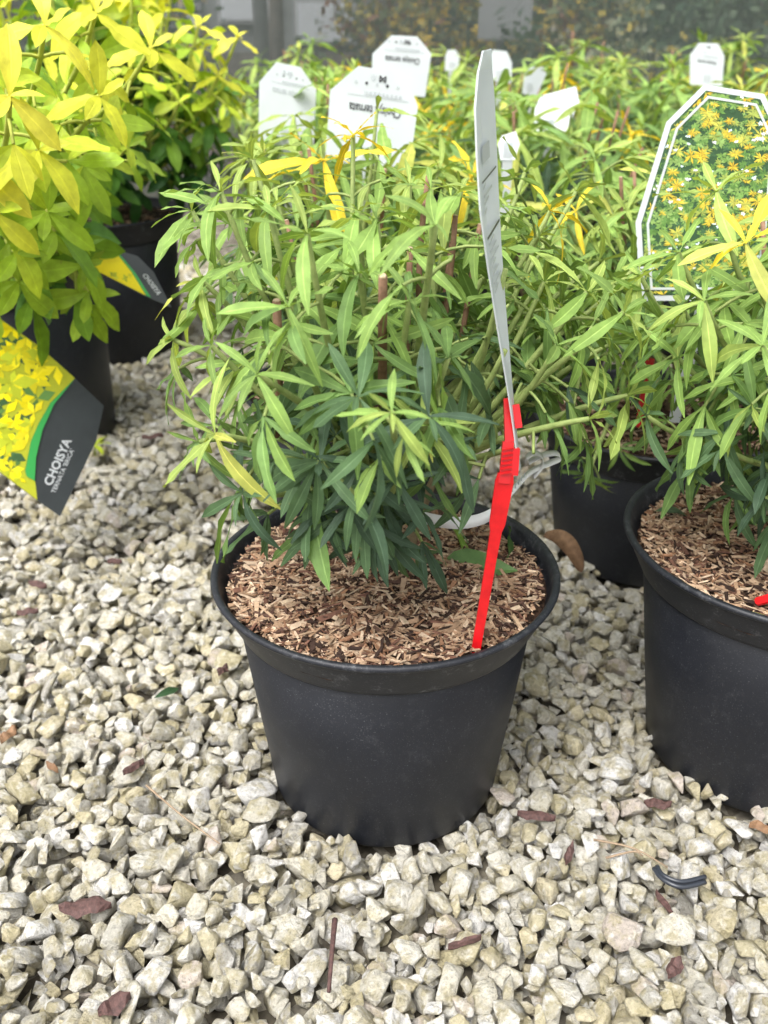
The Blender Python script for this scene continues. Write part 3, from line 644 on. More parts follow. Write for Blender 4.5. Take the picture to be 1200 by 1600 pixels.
def gold_shrub(name, label, base, h, spread, n, seed, tips=(), nobj=300, lod=0, size=.072, lean=(0, 0), low=10):
    p = Plant('gold', seed); r = p.r; bx, by, bz = base; trunks = []
    for i in range(6):
        a = i*1.05+r.uniform(-.2, .2); q = np.array([bx+.05*math.cos(a), by+.05*math.sin(a), bz+r.uniform(.08, .14)]); b = np.array([bx+.015*math.cos(a), by+.015*math.sin(a), bz-.004])
        p.stems.append((bez(b, (b+q)/2, q, 5), np.linspace(.006, .004, 5), 'wood')); trunks.append(q)
    def go(tip, sz, a0, a1, ty, bare=.25):
        s = min(trunks, key=lambda t: np.linalg.norm((t-tip)[:2])); mid = s*.45+tip*.55+np.array([(tip-s)[0]*.2, (tip-s)[1]*.2, -.03])
        p.shoot(bez(s, mid, tip, 9), sz, a0, a1, 0.0034, .0022, bare, .046, 5, 'goldstem', ty)
    for i in range(n):
        q = math.sqrt((i+.5)/n); a = i*2.399+r.uniform(-.3, .3)
        z = h*(1-.5*q**2.4)*r.uniform(.75, 1.05)
        tip = np.array([bx+lean[0]+spread*q*math.cos(a), by+lean[1]+spread*q*math.sin(a), bz+z]); top = z/h
        go(tip, size*r.uniform(.85, 1.15), .02, .22+.58*top, .42+.6*top*r.uniform(.8, 1.1))
    for i in range(low):                                                      # older green leaves round the foot
        a = r.uniform(0, 6.3); q = spread*r.uniform(.45, .95)
        go(np.array([bx+lean[0]+q*math.cos(a), by+lean[1]+q*math.sin(a), bz+h*r.uniform(.10, .5)]), size*r.uniform(.8, 1.), .0, .12, r.uniform(.08, .35), .35)
    for t in tips: go(np.asarray(t[0]), t[1]*.76, t[2]*.4, t[3]*.95, t[4]*.96, .5)
    return p.build(name, label, 'golden shrubs' if False else None, base, nobj, lod)
ga = (GA[0], GA[1], zf_ga(*GA[:2])-.002); gb = (GB[0], GB[1], zf_gb(*GB[:2])-.002)
ga_tips = [(at(155, 150, .86), .078, .5, .8, .92), (at(60, 235, .80), .08, .5, .8, .9), (at(15, 150, .76), .08, .6, .9, 1.0), (at(235, 75, 1.0), .075, .5, .8, .9), (at(75, 330, .84), .078, .3, .5, .52),
           (at(25, 395, .84), .078, .3, .48, .5), (at(130, 415, .90), .07, .3, .45, .48), (at(70, 40, .86), .08, .6, .9, .98), (at(150, 20, .95), .075, .5, .85, .95), (at(-10, 330, .80), .08, .5, .7, .75),
           (at(-40, 250, .8), .08, .5, .8, .9), (at(-60, 420, .86), .08, .3, .5, .5), (at(-70, 60, .85), .08, .5, .8, .95), (at(200, 230, 1.05), .07, .3, .6, .6), (at(140, 455, .92), .085, .3, .5, .5), (at(30, 440, .88), .085, .3, .5, .5)]
gold_shrub('golden_choisya_shrub', 'broad-leaved golden shrub leaning over the charcoal label', ga, .36, .22, 9, 91, ga_tips, lean=(-.02, -.03), low=5, size=.064)
gb_tips = [(at(370, 60, 1.62), .065, .4, .8, .95), (at(340, 120, 1.60), .065, .4, .8, .9), (at(310, 40, 1.58), .065, .4, .8, .95), (at(280, 160, 1.55), .065, .3, .6, .7), (at(360, 180, 1.65), .06, .3, .6, .7)]
gold_shrub('golden_choisya_shrub', 'broad-leaved golden shrub by the gravel path, nearer the netting', gb, .42, .22, 36, 92, gb_tips, nobj=300, size=.066, lean=(.03, 0), low=26)

# ------------------------------------------------------------------ cards, stakes, writing
def on_plane(px, P0, n):
    out = []
    for u, v in px:
        d = ray(u, v); o = np.array([0, 0, CAMH]); out.append(o+d*(np.dot(P0-o, n)/np.dot(d, n)))
    return np.array(out)
def slab(name, W, n, th, mat, parent):
    """flat card: outline W on its plane, thickness th behind"""
    k = len(W); V = np.concatenate([W, W-n*th]); f = list(range(k))
    c = W.mean(0); 
    if np.dot(cross(W[1]-W[0], W[2]-W[1]), n) < 0: f = f[::-1]
    side = np.array([(i, (i+1) % k, (i+1) % k+k, i+k) for i in range(k)])
    return part(name, V, [np.array([f]), np.array([[q+k for q in f[::-1]]]), side], mat, parent, False)
def strip(name, A, B, mat, parent):    # band between two polylines
    k = len(A); V = np.concatenate([A, B]); return part(name, V, [np.array([(i, i+1, i+1+k, i+k) for i in range(k-1)])], mat, parent, False)
def ring(name, W, W2, mat, parent):
    k = len(W); V = np.concatenate([W, W2]); return part(name, V, [np.array([(i, (i+1) % k, (i+1) % k+k, i+k) for i in range(k)])], mat, parent, False)
def text(name, body, p0, p1, n, mat, parent, bold=0., tall=1.):
    """writing from p0 to p1 on a plane of normal n"""
    me = TEXT_ME[body].copy()
    co = np.array([v.co[:] for v in me.vertices]); x = nrm(p1-p0); y = nrm(cross(n, x)); L = np.linalg.norm(p1-p0)
    s = L/(co[:, 0].max()-co[:, 0].min()); co[:, 0] -= co[:, 0].min()
    W = p0+s*(co[:, :1]*x+co[:, 1:2]*y*tall)-ORG[parent]
    me.vertices.foreach_set('co', W.astype(np.float32).ravel()); me.update(); me.name = name; me.materials.clear(); me.materials.append(mat)
    o = obj(name, me, parent); ORG[o] = ORG[parent]; return o
def facing(P, tilt=0., yaw=0.):
    v = np.array([0, 0, CAMH])-P; v[2] = 0; v = nrm(v); v = np.array([v[0]*math.cos(yaw)-v[1]*math.sin(yaw), v[0]*math.sin(yaw)+v[1]*math.cos(yaw), 0])
    return nrm(v+np.array([0, 0, tilt]))
def stake(parent, a, b, w0, w1, mat, name='stake'):
    a, b = np.asarray(a), np.asarray(b); V, P = tube(np.linspace(a, b, 6), np.linspace(w0, w1, 6), 8); return part(name, V, P, mat, parent)

def back_tag(px, Y, label, foot, marks=True, yaw=0., tilt=.15, grey=False, name_px=None, logo=None):
    """white octagonal card standing on a narrow tail, its reverse printed upside down"""
    P0 = at(*np.mean(px, 0), Y); n = facing(P0, tilt, yaw); W = on_plane(px, P0, n)
    base = np.array([P0[0], P0[1]+.01, .17]); o = thing('plant_label', label, 'plant label', base)
    lo = W[np.argsort(W[:, 2])[:2]]; mid = lo.mean(0)
    c = slab('card', W, n, .0007, MAT['white'], o)
    x = nrm(lo[1]-lo[0])*.006; T = np.array([mid-x+n*-.0002+[0, 0, .02], mid+x+n*-.0002+[0, 0, .02], [mid[0]+x[0], mid[1]+x[1]+.008, .165], [mid[0]-x[0], mid[1]-x[1]+.008, .165]])
    slab('stake', T, n, .0012, MAT['white'], o)
    e = n*.0006
    if name_px:
        q = on_plane(name_px, P0, n)+e; text('name_lettering', 'Choisya ternata', q[0], q[1], n, MAT['greyink' if grey else 'ink'], c, .012, 1.5)
        d = q[1]-q[0]; L = np.linalg.norm(d); xx = d/L; yy = cross(n, xx); m0 = q[0]
        for k, (off, a, b, hh) in enumerate([(-.24, .02, .75, .06), (.40, -.12, 1.05, .012), (.66, .0, .30, .03)]):    # small print and rules
            if k == 0:
                for j in range(9):
                    f0 = a+(b-a)*j/9; A = m0+xx*L*f0+yy*L*off*-1*-1; V = np.array([A, A+xx*L*.062, A+xx*L*.062+yy*L*hh, A+yy*L*hh]); part('small_print', V, [np.array([(0, 1, 2, 3)])], MAT['greyink'], c, False)
            elif k == 1:
                A = m0+xx*L*a-yy*L*.16; V = np.array([A, A+xx*L*(b-a), A+xx*L*(b-a)+yy*L*hh, A+yy*L*hh]); part('rule', V, [np.array([(0, 1, 2, 3)])], MAT['greyink'], c, False)
        for j in range(5):                                                    # row of care symbols
            A = m0+xx*L*(.12+.2*j)-yy*L*.38; th = np.arange(8)*math.pi/4; V = A+.030*L*(np.cos(th)[:, None]*xx+np.sin(th)[:, None]*yy); part('care_symbol', V, [np.array([list(range(8))])], MAT['ink' if j in (1, 3) else 'greyink'], c, False)
    if logo:
        q = on_plane([logo], P0, n)[0]+e; s = np.linalg.norm(d)*.055
        V = np.array([q-xx*s-yy*s, q+xx*s+yy*s, q+xx*s-yy*s, q-xx*s+yy*s]); w_ = s*.22
        for A, B in ((0, 1), (2, 3), (0, 3), (1, 2)):
            t = nrm(V[B]-V[A]); b = cross(n, t)*w_; part('logo_stroke', np.array([V[A]-b, V[B]-b, V[B]+b, V[A]+b])+n*.0001*(A+B), [np.array([(0, 1, 2, 3)])], MAT['greyink' if grey else 'ink'], c, False)
        h = q+xx*s*3.2; V = np.array([h+yy*s*1.1, h+xx*s*.9, h+xx*s*.8-yy*s*.8, h-yy*s*1.1, h-xx*s*.8-yy*s*.8, h-xx*s*.9]); part('shield_mark', V, [np.array([list(range(6))])], MAT['greyink'], c, False)
    return o
back_tag([(560, 103), (633, 115), (653, 166), (640, 262), (508, 252), (516, 141)], 1.18, 'white octagonal label printed upside down, tallest lettering, behind yellow shoot tip', 0, name_px=[(627, 172), (546, 160)], logo=(598, 124))
back_tag([(432, 97), (470, 105), (494, 140), (490, 230), (404, 225), (405, 128)], 1.34, 'white octagonal label with pale lettering, nearest the golden shrub', 0, grey=True, name_px=[(476, 147), (426, 136)], logo=(453, 115))
back_tag([(612, 55), (652, 57), (674, 84), (664, 152), (580, 140), (582, 84)], 1.62, 'greyish white octagonal label with bold black lettering, close to the netting', 0, name_px=[(656, 92), (602, 87)], logo=(636, 66))
back_tag([(1092, 67), (1122, 68), (1132, 88), (1128, 135), (1078, 132), (1078, 86)], 2.0, 'small white label with dark name line above the framed picture label', 0, name_px=[(1120, 97), (1090, 93)], logo=(1108, 74))
back_tag([(770, 78), (792, 80), (800, 98), (799, 130), (762, 125), (764, 88)], 2.0, 'small plain white label just past the tall edge-on label', 0)
back_tag([(700, 78), (712, 78), (718, 88), (716, 112), (695, 110), (696, 86)], 2.4, 'tiny plain white label among far shrub tops by the netting', 0)
back_tag([(828, 105), (848, 104), (854, 116), (838, 150), (816, 146), (820, 118)], 1.9, 'narrow white label turned aside in the shrub rows', 0, yaw=.6)
back_tag([(845, 150), (900, 135), (905, 160), (884, 205), (832, 215), (836, 170)], 1.5, 'white card lying back among leaves, blank face up', 0, tilt=1.2)
back_tag([(784, 212), (806, 205), (812, 225), (804, 250), (782, 250), (778, 225)], 1.2, 'corner of a blank white card low between leaves', 0, tilt=.6)

# tall label seen nearly edge-on, in a red clip stake
foot = np.array([at(742, 1016, .503)[0], .503, zf_main(.06, .503)-.004])
o = thing('plant_label', 'tall white label seen edge-on, clipped to a bright red stake', 'plant label', foot)
def red_stake(o, a, b, w, dirx):
    a, b = np.asarray(a, float), np.asarray(b, float); ax = nrm(b-a); dx = nrm(dirx-ax*np.dot(dirx, ax)); dy = cross(ax, dx)
    L = np.linalg.norm(b-a); rows = [(0, .45), (.05, .8), (.55, .9), (.70, 1.0), (.74, 1.35), (.96, 1.55), (1.0, 1.3)]
    V, F = [], []
    for f, k in rows:
        c = a+ax*L*f; t = w*.28
        V += [c-dx*w*k-dy*t, c+dx*w*k-dy*t, c+dx*w*k+dy*t, c-dx*w*k+dy*t]
    for i in range(len(rows)-1):
        for j in range(4): F.append((i*4+j, i*4+(j+1) % 4, i*4+4+(j+1) % 4, i*4+4+j))
    F += [(3, 2, 1, 0), tuple(len(V)-4+q for q in range(4))]
    return part('stake', V, [np.array(F)], MAT['red'], o, False), ax, dx, dy, L
top = at(800, 625, .535)
mid = at(790, 740, .522)
st, ax, dx, dy, L = red_stake(o, foot, mid, .0036, np.array([1, 0, 0]))
# clip head, leaning back, with two jaws
def bar(name, a, b, w, t, mat, parent, dirx=np.array([1., 0, 0]), taper=1.):
    a, b = np.asarray(a, float), np.asarray(b, float); ax = nrm(b-a); dx = nrm(dirx-ax*np.dot(dirx, ax)); dy = cross(ax, dx); V = []
    for c, k in ((a, 1), (b, taper)): V += [c-dx*w*k-dy*t, c+dx*w*k-dy*t, c+dx*w*k+dy*t, c-dx*w*k+dy*t]
    F = np.array([(0, 1, 5, 4), (1, 2, 6, 5), (2, 3, 7, 6), (3, 0, 4, 7), (3, 2, 1, 0), (4, 5, 6, 7)]); return part(name, V, [F], mat, parent, False)
clip = bar('clip', mid-ax*.006, at(794, 690, .528), .0034, .0018, MAT['red'], o)
bar('clip_head', at(796, 690, .5285), at(793, 622, .537), .0029, .0020, MAT['red'], clip, taper=.85)
bar('jaw', at(803, 742, .523), at(806, 700, .527), .0022, .0024, MAT['red'], clip)
bar('jaw', at(810, 668, .531), at(805, 632, .535), .0021, .0024, MAT['red'], clip)
for k in range(6):
    a = mid+(at(794, 690, .528)-mid)*(.05+.15*k)-np.array([0, .0026, 0]); bar('grip_rib', a+np.array([-.0036, 0, 0]), a+np.array([.0030, 0, .0012]), .0005, .0005, MAT['red'], clip, dirx=np.array([0, 0, 1.]))
# card: widths along its length, hardly turned to the viewer
prof = [(78, .020, 762), (110, .034, 759), (160, .047, 759), (230, .049, 762), (310, .047, 766), (400, .036, 774), (500, .024, 785), (600, .012, 797), (660, .007, 804), (732, .0035, 813)]
wdir = nrm(np.array([.215, .977, 0])); Vc, Fc = [], []; nrm_c = nrm(cross(wdir, [0, 0, 1]))
cen = []
for v, hw, u in prof:
    Y = .565-(v-78)/650*.037; c = at(u, v, Y); cen.append((c, hw))
    hw = hw*.88
    for q in (-1, 0, 1): Vc.append(c+wdir*hw*q+nrm_c*(-.003*(1-abs(q)) if hw > .02 else 0))
k = len(prof)
Vc = np.array(Vc); back = Vc-nrm_c*.0008
V = np.concatenate([Vc, back]); F = []
for i in range(k-1):
    for j in range(2): F.append((i*3+j, i*3+j+1, i*3+4+j, i*3+3+j)); F.append((3*k+i*3+3+j, 3*k+i*3+4+j, 3*k+i*3+j+1, 3*k+i*3+j))
    F.append((i*3, i*3+3, 3*k+i*3+3, 3*k+i*3)); F.append((i*3+2, 3*k+i*3+2, 3*k+i*3+5, i*3+5))
F.append((0, 3*k, 3*k+1, 1)); F.append((1, 3*k+1, 3*k+2, 2))
card = part('card', V, [np.array(F)], MAT['white'], o, False)
def card_pt(i, s):      # point on the face: i along the card (fraction rows), s across -1..1
    a = int(min(k-2, math.floor(i))); f = i-a; row = lambda r: (Vc[r*3+1]+(Vc[r*3+2]-Vc[r*3+1])*s if s >= 0 else Vc[r*3+1]+(Vc[r*3]-Vc[r*3+1])*-s)
    return row(a)*(1-f)+row(a+1)*f
sgn = 1 if np.dot(nrm_c, -Vc[4]) > 0 else -1
def card_bar(name, i0, i1, s0, s1, mat):
    P = []
    for a, b in ((i0, s0), (i0, s1), (i1, s1), (i1, s0)): P.append(card_pt(a, b)+nrm_c*sgn*.0011)
    part(name, np.array(P), [np.array([(0, 1, 2, 3)])], mat, card, False)
card_bar('printed_symbol', 2.9, 3.25, -.45, .35, MAT['greyink']); card_bar('rule', 3.5, 3.54, -.8, .75, MAT['ink']); card_bar('rule', 4.5, 4.55, -.8, .8, MAT['ink'])
for q in range(7): card_bar('small_print', 4.66+q*.13, 4.70+q*.13, -.6, .3+.3*((q*7) % 3)/2, MAT['greyink'])
for q in range(4): card_bar('small_print', 3.65+q*.15, 3.71+q*.15, -.6, -.1+.5*((q*5) % 3)/2, MAT['greyink'])

# framed picture label on the right
def inset(px, d):
    px = np.array(px, float); c = px.mean(0); out = []; k = len(px)
    for i in range(k):
        a, b, e = px[i-1], px[i], px[(i+1) % k]; n1 = np.array([-(b-a)[1], (b-a)[0]]); n1 /= np.linalg.norm(n1); n2 = np.array([-(e-b)[1], (e-b)[0]]); n2 /= np.linalg.norm(n2)
        m = n1+n2; m = m/max(.2, np.dot(m, m))*2*d; out.append(b+m)
    return np.array(out)
pic = [(1100, 132), (1194, 147), (1222, 215), (1212, 350), (1195, 450), (1010, 450), (985, 345+0), (1040, 191)]
pic = [(1100, 132), (1194, 147), (1226, 215), (1214, 360), (1196, 470), (1000, 470), (993, 348), (1041, 191)]
P0 = at(1105, 260, .80); n = facing(P0, .22, .05); W = on_plane(pic, P0, n)
o = thing('plant_label', 'large picture label with white double frame, yellow foliage and white flowers', 'plant label', (P0[0], P0[1]+.02, .17))
c = slab('card', W, n, .0008, MAT['white'], o)
in1 = inset(pic, 9); q1 = on_plane(in1, P0, n)+n*.0004
pan = part('printed_picture', q1, [np.array([list(range(len(q1)))])], MAT['flat'], c, False, tint=np.broadcast_to((.035, .075, .035), (len(q1), 3)))
def inside(p, poly):
    r_ = False; k = len(poly)
    for i in range(k):
        a, b = poly[i], poly[i-1]
        if (a[1] > p[1]) != (b[1] > p[1]) and p[0] < (b[0]-a[0])*(p[1]-a[1])/(b[1]-a[1])+a[0]: r_ = not r_
    return r_
def picture_print(parent, poly, P0, n, cnt, rpx, cols, petals, off, seed, wf=.22):
    r = np.random.default_rng(seed); acc = Acc(); lo, hi = np.min(poly, 0), np.max(poly, 0); m = 0
    while m < cnt:
        p = r.uniform(lo, hi)
        if not inside(p, poly): continue
        m += 1; R = r.uniform(*rpx); col = cols[r.integers(len(cols))]; a0 = r.uniform(0, 6.3); sq = r.uniform(.55, 1)
        for k in range(petals):
            a = a0+k*2*math.pi/petals+r.normal(0, .18); L = R*r.uniform(.65, 1.1); d = np.array([math.cos(a), math.sin(a)*sq]); e = np.array([-d[1], d[0]])
            pts = [p, p+d*L*.5+e*L*wf, p+d*L, p+d*L*.5-e*L*wf]
            if not all(inside(q, poly) for q in pts): continue
            acc.add(on_plane(pts, P0, n)+n*(off+m*2e-7), [np.array([(0, 1, 2, 3)])], col*r.uniform(.75, 1.2))
    V, P, _, T = acc.get(); part('printed_leaves', V, P, MAT['flat'], parent, False, tint=T, kind='stuff')
A_ = lambda *c: [np.array(x) for x in c]
picture_print(pan, in1, P0, n, 900, (5, 13), A_((.10, .20, .05), (.16, .28, .07), (.05, .11, .05), (.22, .34, .10)), 6, .0006, 1)
picture_print(pan, in1, P0, n, 200, (5, 16), A_((.58, .44, .05), (.46, .44, .08), (.60, .40, .04), (.30, .36, .08)), 10, .0009, 2, .11)
picture_print(pan, in1, P0, n, 70, (3, 6), A_((.62, .76, .78), (.8, .8, .8)), 5, .0012, 3, .3)
ring('white_line', on_plane(inset(pic, 17), P0, n)+n*.0015, on_plane(inset(pic, 21), P0, n)+n*.0015, MAT['white'], c)
lo = on_plane([(1090, 468), (1110, 468)], P0, n); V = np.array([lo[0], lo[1], lo[1]+[0, .03, -.12], lo[0]+[0, .03, -.12]]); slab('tail', V, n, .0008, MAT['white'], o)

# charcoal and yellow labels hanging from the golden shrubs
pxl = [(117, 591), (162, 634), (150, 690), (94, 807), (58, 782), (-60, 694), (-40, 470), (60, 540)]
P0 = at(80, 660, .93); n = facing(P0, .35, .1); o = thing('plant_label', 'hanging charcoal and yellow label with white CHOISYA lettering', 'plant label', on_plane([(60, 530)], P0, n)[0]-np.array([0, 0, .1]))
card = slab('card', on_plane(pxl, P0, n), n, .0008, MAT['blackcard'], o)
arc = [(117, 591), (84, 632), (66, 672), (56, 715), (54, 750), (58, 782)]; arc2 = [(117, 591), (78, 630), (60, 662), (48, 690), (39, 735), (41, 744)]
yel = [(60, 540), (117, 591)]+arc2[1:]+[(55, 752), (58, 781), (-59, 693.5), (-39, 471)]
q = on_plane(yel, P0, n)+n*.0004; pan = part('printed_picture', q, [np.array([list(range(len(q)))])], MAT['flat'], card, False, tint=np.broadcast_to((.40, .42, .03), (len(q), 3)))
strip('green_band', on_plane(arc[:5]+[(56, 752)], P0, n)+n*.0018, on_plane(arc2, P0, n)+n*.0018, MAT['greenprint'], card)
picture_print(pan, yel, P0, n, 26, (18, 40), A_((.06, .13, .05), (.10, .20, .05)), 3, .0006, 5, .3)
picture_print(pan, yel, P0, n, 60, (16, 40), A_((.78, .66, .01), (.82, .70, .02), (.70, .62, .02), (.45, .50, .03)), 5, .0009, 4, .24)
q = on_plane([(80, 760), (112, 688)], P0, n)+n*.0006; text('name_lettering', 'CHOISYA', q[0], q[1], n, MAT['white'], card, .03)
q = on_plane([(86, 771), (116, 703)], P0, n)+n*.0006; text('variety_lettering', "TERNATA 'BRICA'", q[0], q[1], n, MAT['white'], card, .01)
slab('tail', on_plane([(-20, 520), (0, 540), (10, 440), (0, 440)], P0, n)-n*.001, n, .0008, MAT['blackcard'], o)
pxl = [(85, 352), (120, 372), (215, 400), (240, 425), (268, 480), (225, 462), (140, 418), (84, 382)]
P0 = at(180, 425, 1.06); n = nrm(np.array([.25, -.45, .85])); o = thing('plant_label', 'charcoal-tipped yellow label sticking out flat from the nearer golden shrub', 'plant label', at(150, 440, 1.1)-np.array([0, 0, .05]))
card = slab('card', on_plane(pxl, P0, n), n, .0008, MAT['blackcard'], o)
yel = [(85, 352), (120, 372), (178, 391), (205, 425), (228, 462), (140, 418), (84, 382)]
q = on_plane(yel, P0, n)+n*.0004; pan = part('printed_picture', q, [np.array([list(range(len(q)))])], MAT['flat'], card, False, tint=np.broadcast_to((.76, .62, .02), (len(q), 3)))
picture_print(pan, yel, P0, n, 12, (6, 14), A_((.30, .36, .04), (.5, .5, .04)), 4, .0006, 8, .3)
strip('green_band', on_plane([(178, 391), (205, 425), (228, 462)], P0, n)+n*.0008, on_plane([(182, 392), (212, 428), (236, 466)], P0, n)+n*.0008, MAT['greenprint'], card)
q = on_plane([(222, 430), (246, 462)], P0, n)+n*.0006; text('name_lettering', 'CHOISYA', q[0], q[1], n, MAT['white'], card, .03)

# short red stakes in the other pots
p = atz(995, 665, .165); o = thing('plant_stake', 'red plastic stake upright in the shaded pot', 'plant stake', (p[0], .90, .155))
red_stake(o, at(997, 668, .90), at(1010, 592, .92), .0036, np.array([1., 0, 0])); bar('clip', at(1010, 592, .92), at(1014, 560, .93), .0050, .0022, MAT['red'], o)
z_ = zf_right(.27, .53)+.004; o = thing('plant_stake', 'short red stake end lying on the mulch of the large pot', 'plant stake', atz(1185, 940, z_))
red_stake(o, atz(1180, 941, z_), atz(1240, 925, z_+.012), .0036, np.array([0, 1., .3]))
# looped paper strip round the stem of the free-standing shrub
def ribbon(pts, wv, parent, name, mat, th=.0003):
    pts = np.asarray(pts); wv = np.asarray(wv, float); wv = np.broadcast_to(wv, pts.shape); T = np.gradient(pts, axis=0); k = len(pts); V = []
    for i in range(k):
        nn = nrm(cross(T[i], wv[i])); V += [pts[i]-wv[i]+nn*th, pts[i]+wv[i]+nn*th, pts[i]+wv[i]-nn*th, pts[i]-wv[i]-nn*th]
    F = [(i*4+j, i*4+(j+1) % 4, i*4+4+(j+1) % 4, i*4+4+j) for i in range(k-1) for j in range(4)]+[(3, 2, 1, 0), tuple(4*k-4+q for q in range(4))]
    return part(name, V, [np.array(F)], mat, parent, True)
def smooth_path(P, m=6):
    P = np.array(P); k = len(P); t = np.linspace(0, k-1, (k-1)*m+1); out = []
    for s in t:
        i = min(int(s), k-2); f = s-i; p0, p1, p2, p3 = P[max(0, i-1)], P[i], P[i+1], P[min(k-1, i+2)]
        out.append(.5*((2*p1)+(-p0+p2)*f+(2*p0-5*p1+4*p2-p3)*f*f+(-p0+3*p1-3*p2+p3)*f**3))
    return np.array(out)
o = thing('strip_tag', 'white printed paper strip looped round the stem behind the red stake', 'paper tag', at(720, 815, .60))
pts = smooth_path([at(642, 803, .615), at(690, 815, .595), at(730, 816, .59), at(768, 803, .60), at(800, 768, .63), at(828, 738, .65), at(858, 724, .655), at(875, 716, .66), at(868, 708, .668), at(845, 712, .672), at(826, 722, .67)])
wf = np.clip((np.arange(len(pts))-18)/10, 0, 1)[:, None]; ribbon(pts, np.array([[0, .0015, .0040]])*(1-wf)+np.array([[.0005, .0060, -.0005]])*wf, o, 'paper_strip', MAT['paper'])
ribbon(smooth_path([at(834, 744, .648), at(848, 726, .652), at(846, 712, .66), at(832, 708, .668), at(822, 716, .67)]), (.0005, .0060, -.0005), o, 'inner_loop', MAT['paper'])
for k in range(5):
    a = pts[24+k]; bar('bar_code_line', a+np.array([0, -.0008, -.004]), a+np.array([.0003, -.0005, .004]), .0004, .0002, MAT['greyink'], o)

# ------------------------------------------------------------------ litter on gravel and mulch
def leafy(name, label, cat, p, d, up, size, kind, col, ti, group=None):
    V, F, U = TEMPL[(kind, 0)][ti]; M = frame(np.zeros(3), d, np.asarray(up, float), size); W = V @ M[:3, :3].T
    o = obj(name, mk_mesh(name, W, [F], MAT['leaf' if kind == 'narrow' else 'gold'], U, np.broadcast_to(col, (len(W), 3)))); o.location = tuple(p); ORG[o] = np.array(p); return tag(o, label, cat, group)
def zm(u, v, lift=.004):
    p = atz(u, v, zf_main(.05, .56)); return np.array([p[0], p[1], zf_main(p[0], p[1])+lift])
p, q = zm(808, 900, .006), zm(680, 893, .008); leafy('fallen_leaf', 'broad green leaf lying across the mulch behind the red stake', 'leaf', p, q-p, (0, -.5, 1), np.linalg.norm(q-p), 'gold', (.15, .28, .09), 1)
p, q = zm(700, 835, .01), zm(748, 890, .012); leafy('fallen_leaf', 'slim light green leaf on the mulch beside the paper strip', 'leaf', p, q-p, (.3, -.5, 1), np.linalg.norm(q-p), 'narrow', (.20, .33, .06), 2)
p, q = zm(795, 830, .012), zm(805, 895, .006); leafy('fallen_leaf', 'thin curled green leaf standing against the pot wall', 'leaf', p, q-p, (.9, -.3, .3), np.linalg.norm(q-p), 'narrow', (.10, .20, .06), 3)
p = atz(1022, 806, RIGHT[3]-.016); q = atz(1085, 790, RIGHT[3]-.01); leafy('fallen_leaf', 'grey-green leaf lying by the inner wall of the large pot', 'leaf', p+[0, 0, .004], q-p, (0, -.3, 1), np.linalg.norm(q-p), 'gold', (.10, .16, .09), 4)
p = atz(1165, 955, RIGHT[3]-.008); q = atz(1230, 965, RIGHT[3]-.006); leafy('fallen_leaf', 'lime green leaf beside the short red stake end', 'leaf', p, q-p, (0, -.4, 1), np.linalg.norm(q-p), 'narrow', (.38, .48, .06), 5)

def bark_bit(px, length, width, ang, label, mat='barkbit', seed=0, cat='bark', name='bark_piece', lift=.002, thick=.0035):
    p = atz(*px, 0.); z = GH(p[0], p[1]); r = np.random.default_rng(seed); n = 9
    t = np.linspace(-1, 1, n); wv = width/2*np.clip(1-np.abs(t)**3, .12, 1)*r.uniform(.75, 1.15, n); V = []
    d = np.array([math.cos(ang), math.sin(ang), 0]); e = np.array([-d[1], d[0], 0]); tl = r.normal(0, .12)
    for i in range(n):
        c = p+d*t[i]*length/2; c[2] = z+lift+tl*t[i]*length/2+.1*width*math.sin(i*1.3+seed)
        for s, h in ((-1, 0), (-.45, thick*r.uniform(.6, 1)), (.4, thick*r.uniform(.7, 1.2)), (1, thick*.2), (.3, -thick*.6), (-.4, -thick*.6)): V.append(c+e*wv[i]*s+np.array([0, 0, h+thick*.4]))
    F = [(i*6+j, i*6+(j+1) % 6, i*6+6+(j+1) % 6, i*6+6+j) for i in range(n-1) for j in range(6)]
    return solo(name, V, [np.array(F), np.array([list(range(6))[::-1], [6*(n-1)+q for q in range(6)]])], MAT[mat], label, cat, smooth=False)
bark_bit((135, 1425), .034, .015, .1, 'wide purplish brown bark flake lying alone on gravel', seed=1)
bark_bit((836, 1295), .028, .009, -.1, 'long reddish brown bark flake on gravel right of the pot foot', seed=2)
bark_bit((888, 1347), .015, .006, 1.1, 'small upright red-brown bark splinter below the long flake', seed=3)
bark_bit((1026, 1264), .020, .009, -.2, 'pinkish brown bark flake at the foot of the large pot', seed=4)
bark_bit((1190, 1308), .020, .010, -.6, 'orange brown bark flake under the edge of the large pot', 'dry', 5)
bark_bit((182, 1585), .020, .013, .5, 'dark purple bark chunk wedged low between stones', seed=6)
bark_bit((212, 1218), .020, .007, .9, 'narrow dark bark sliver standing between pale stones', seed=7)
bark_bit((45, 965), .022, .010, .0, 'maroon bark flake lying under the hanging label', seed=8)
bark_bit((62, 928), .020, .009, -.2, 'brown bark flake just behind the maroon one', seed=9)
bark_bit((180, 882), .016, .006, .0, 'thin dark red bark flake in front of the golden shrub pots', seed=10)
bark_bit((350, 1065), .016, .009, 1.2, 'brown bark chunk left of the free-standing pot', seed=11)
bark_bit((1050, 1532), .014, .010, .8, 'dark red bark lump sunk among the biggest stones', seed=12)
bark_bit((240, 695), .030, .012, .2, 'dark bark flake on the far gravel path', seed=13)
bark_bit((85, 1215), .012, .005, -.5, 'tiny orange bark splinter near the pink leaf', 'dry', 14)
bark_bit((725, 1492), .022, .004, .25, 'thin dark bark strip under a large pale stone', seed=15)
bark_bit((1035, 1425), .020, .005, 1.9, 'slim brown bark strip beside a white stone', seed=16)
bark_bit((14, 1152), .018, .011, 1.2, 'pinkish brown flat leaf scrap on gravel', 'dry', 17, cat='leaf', name='dead_leaf')
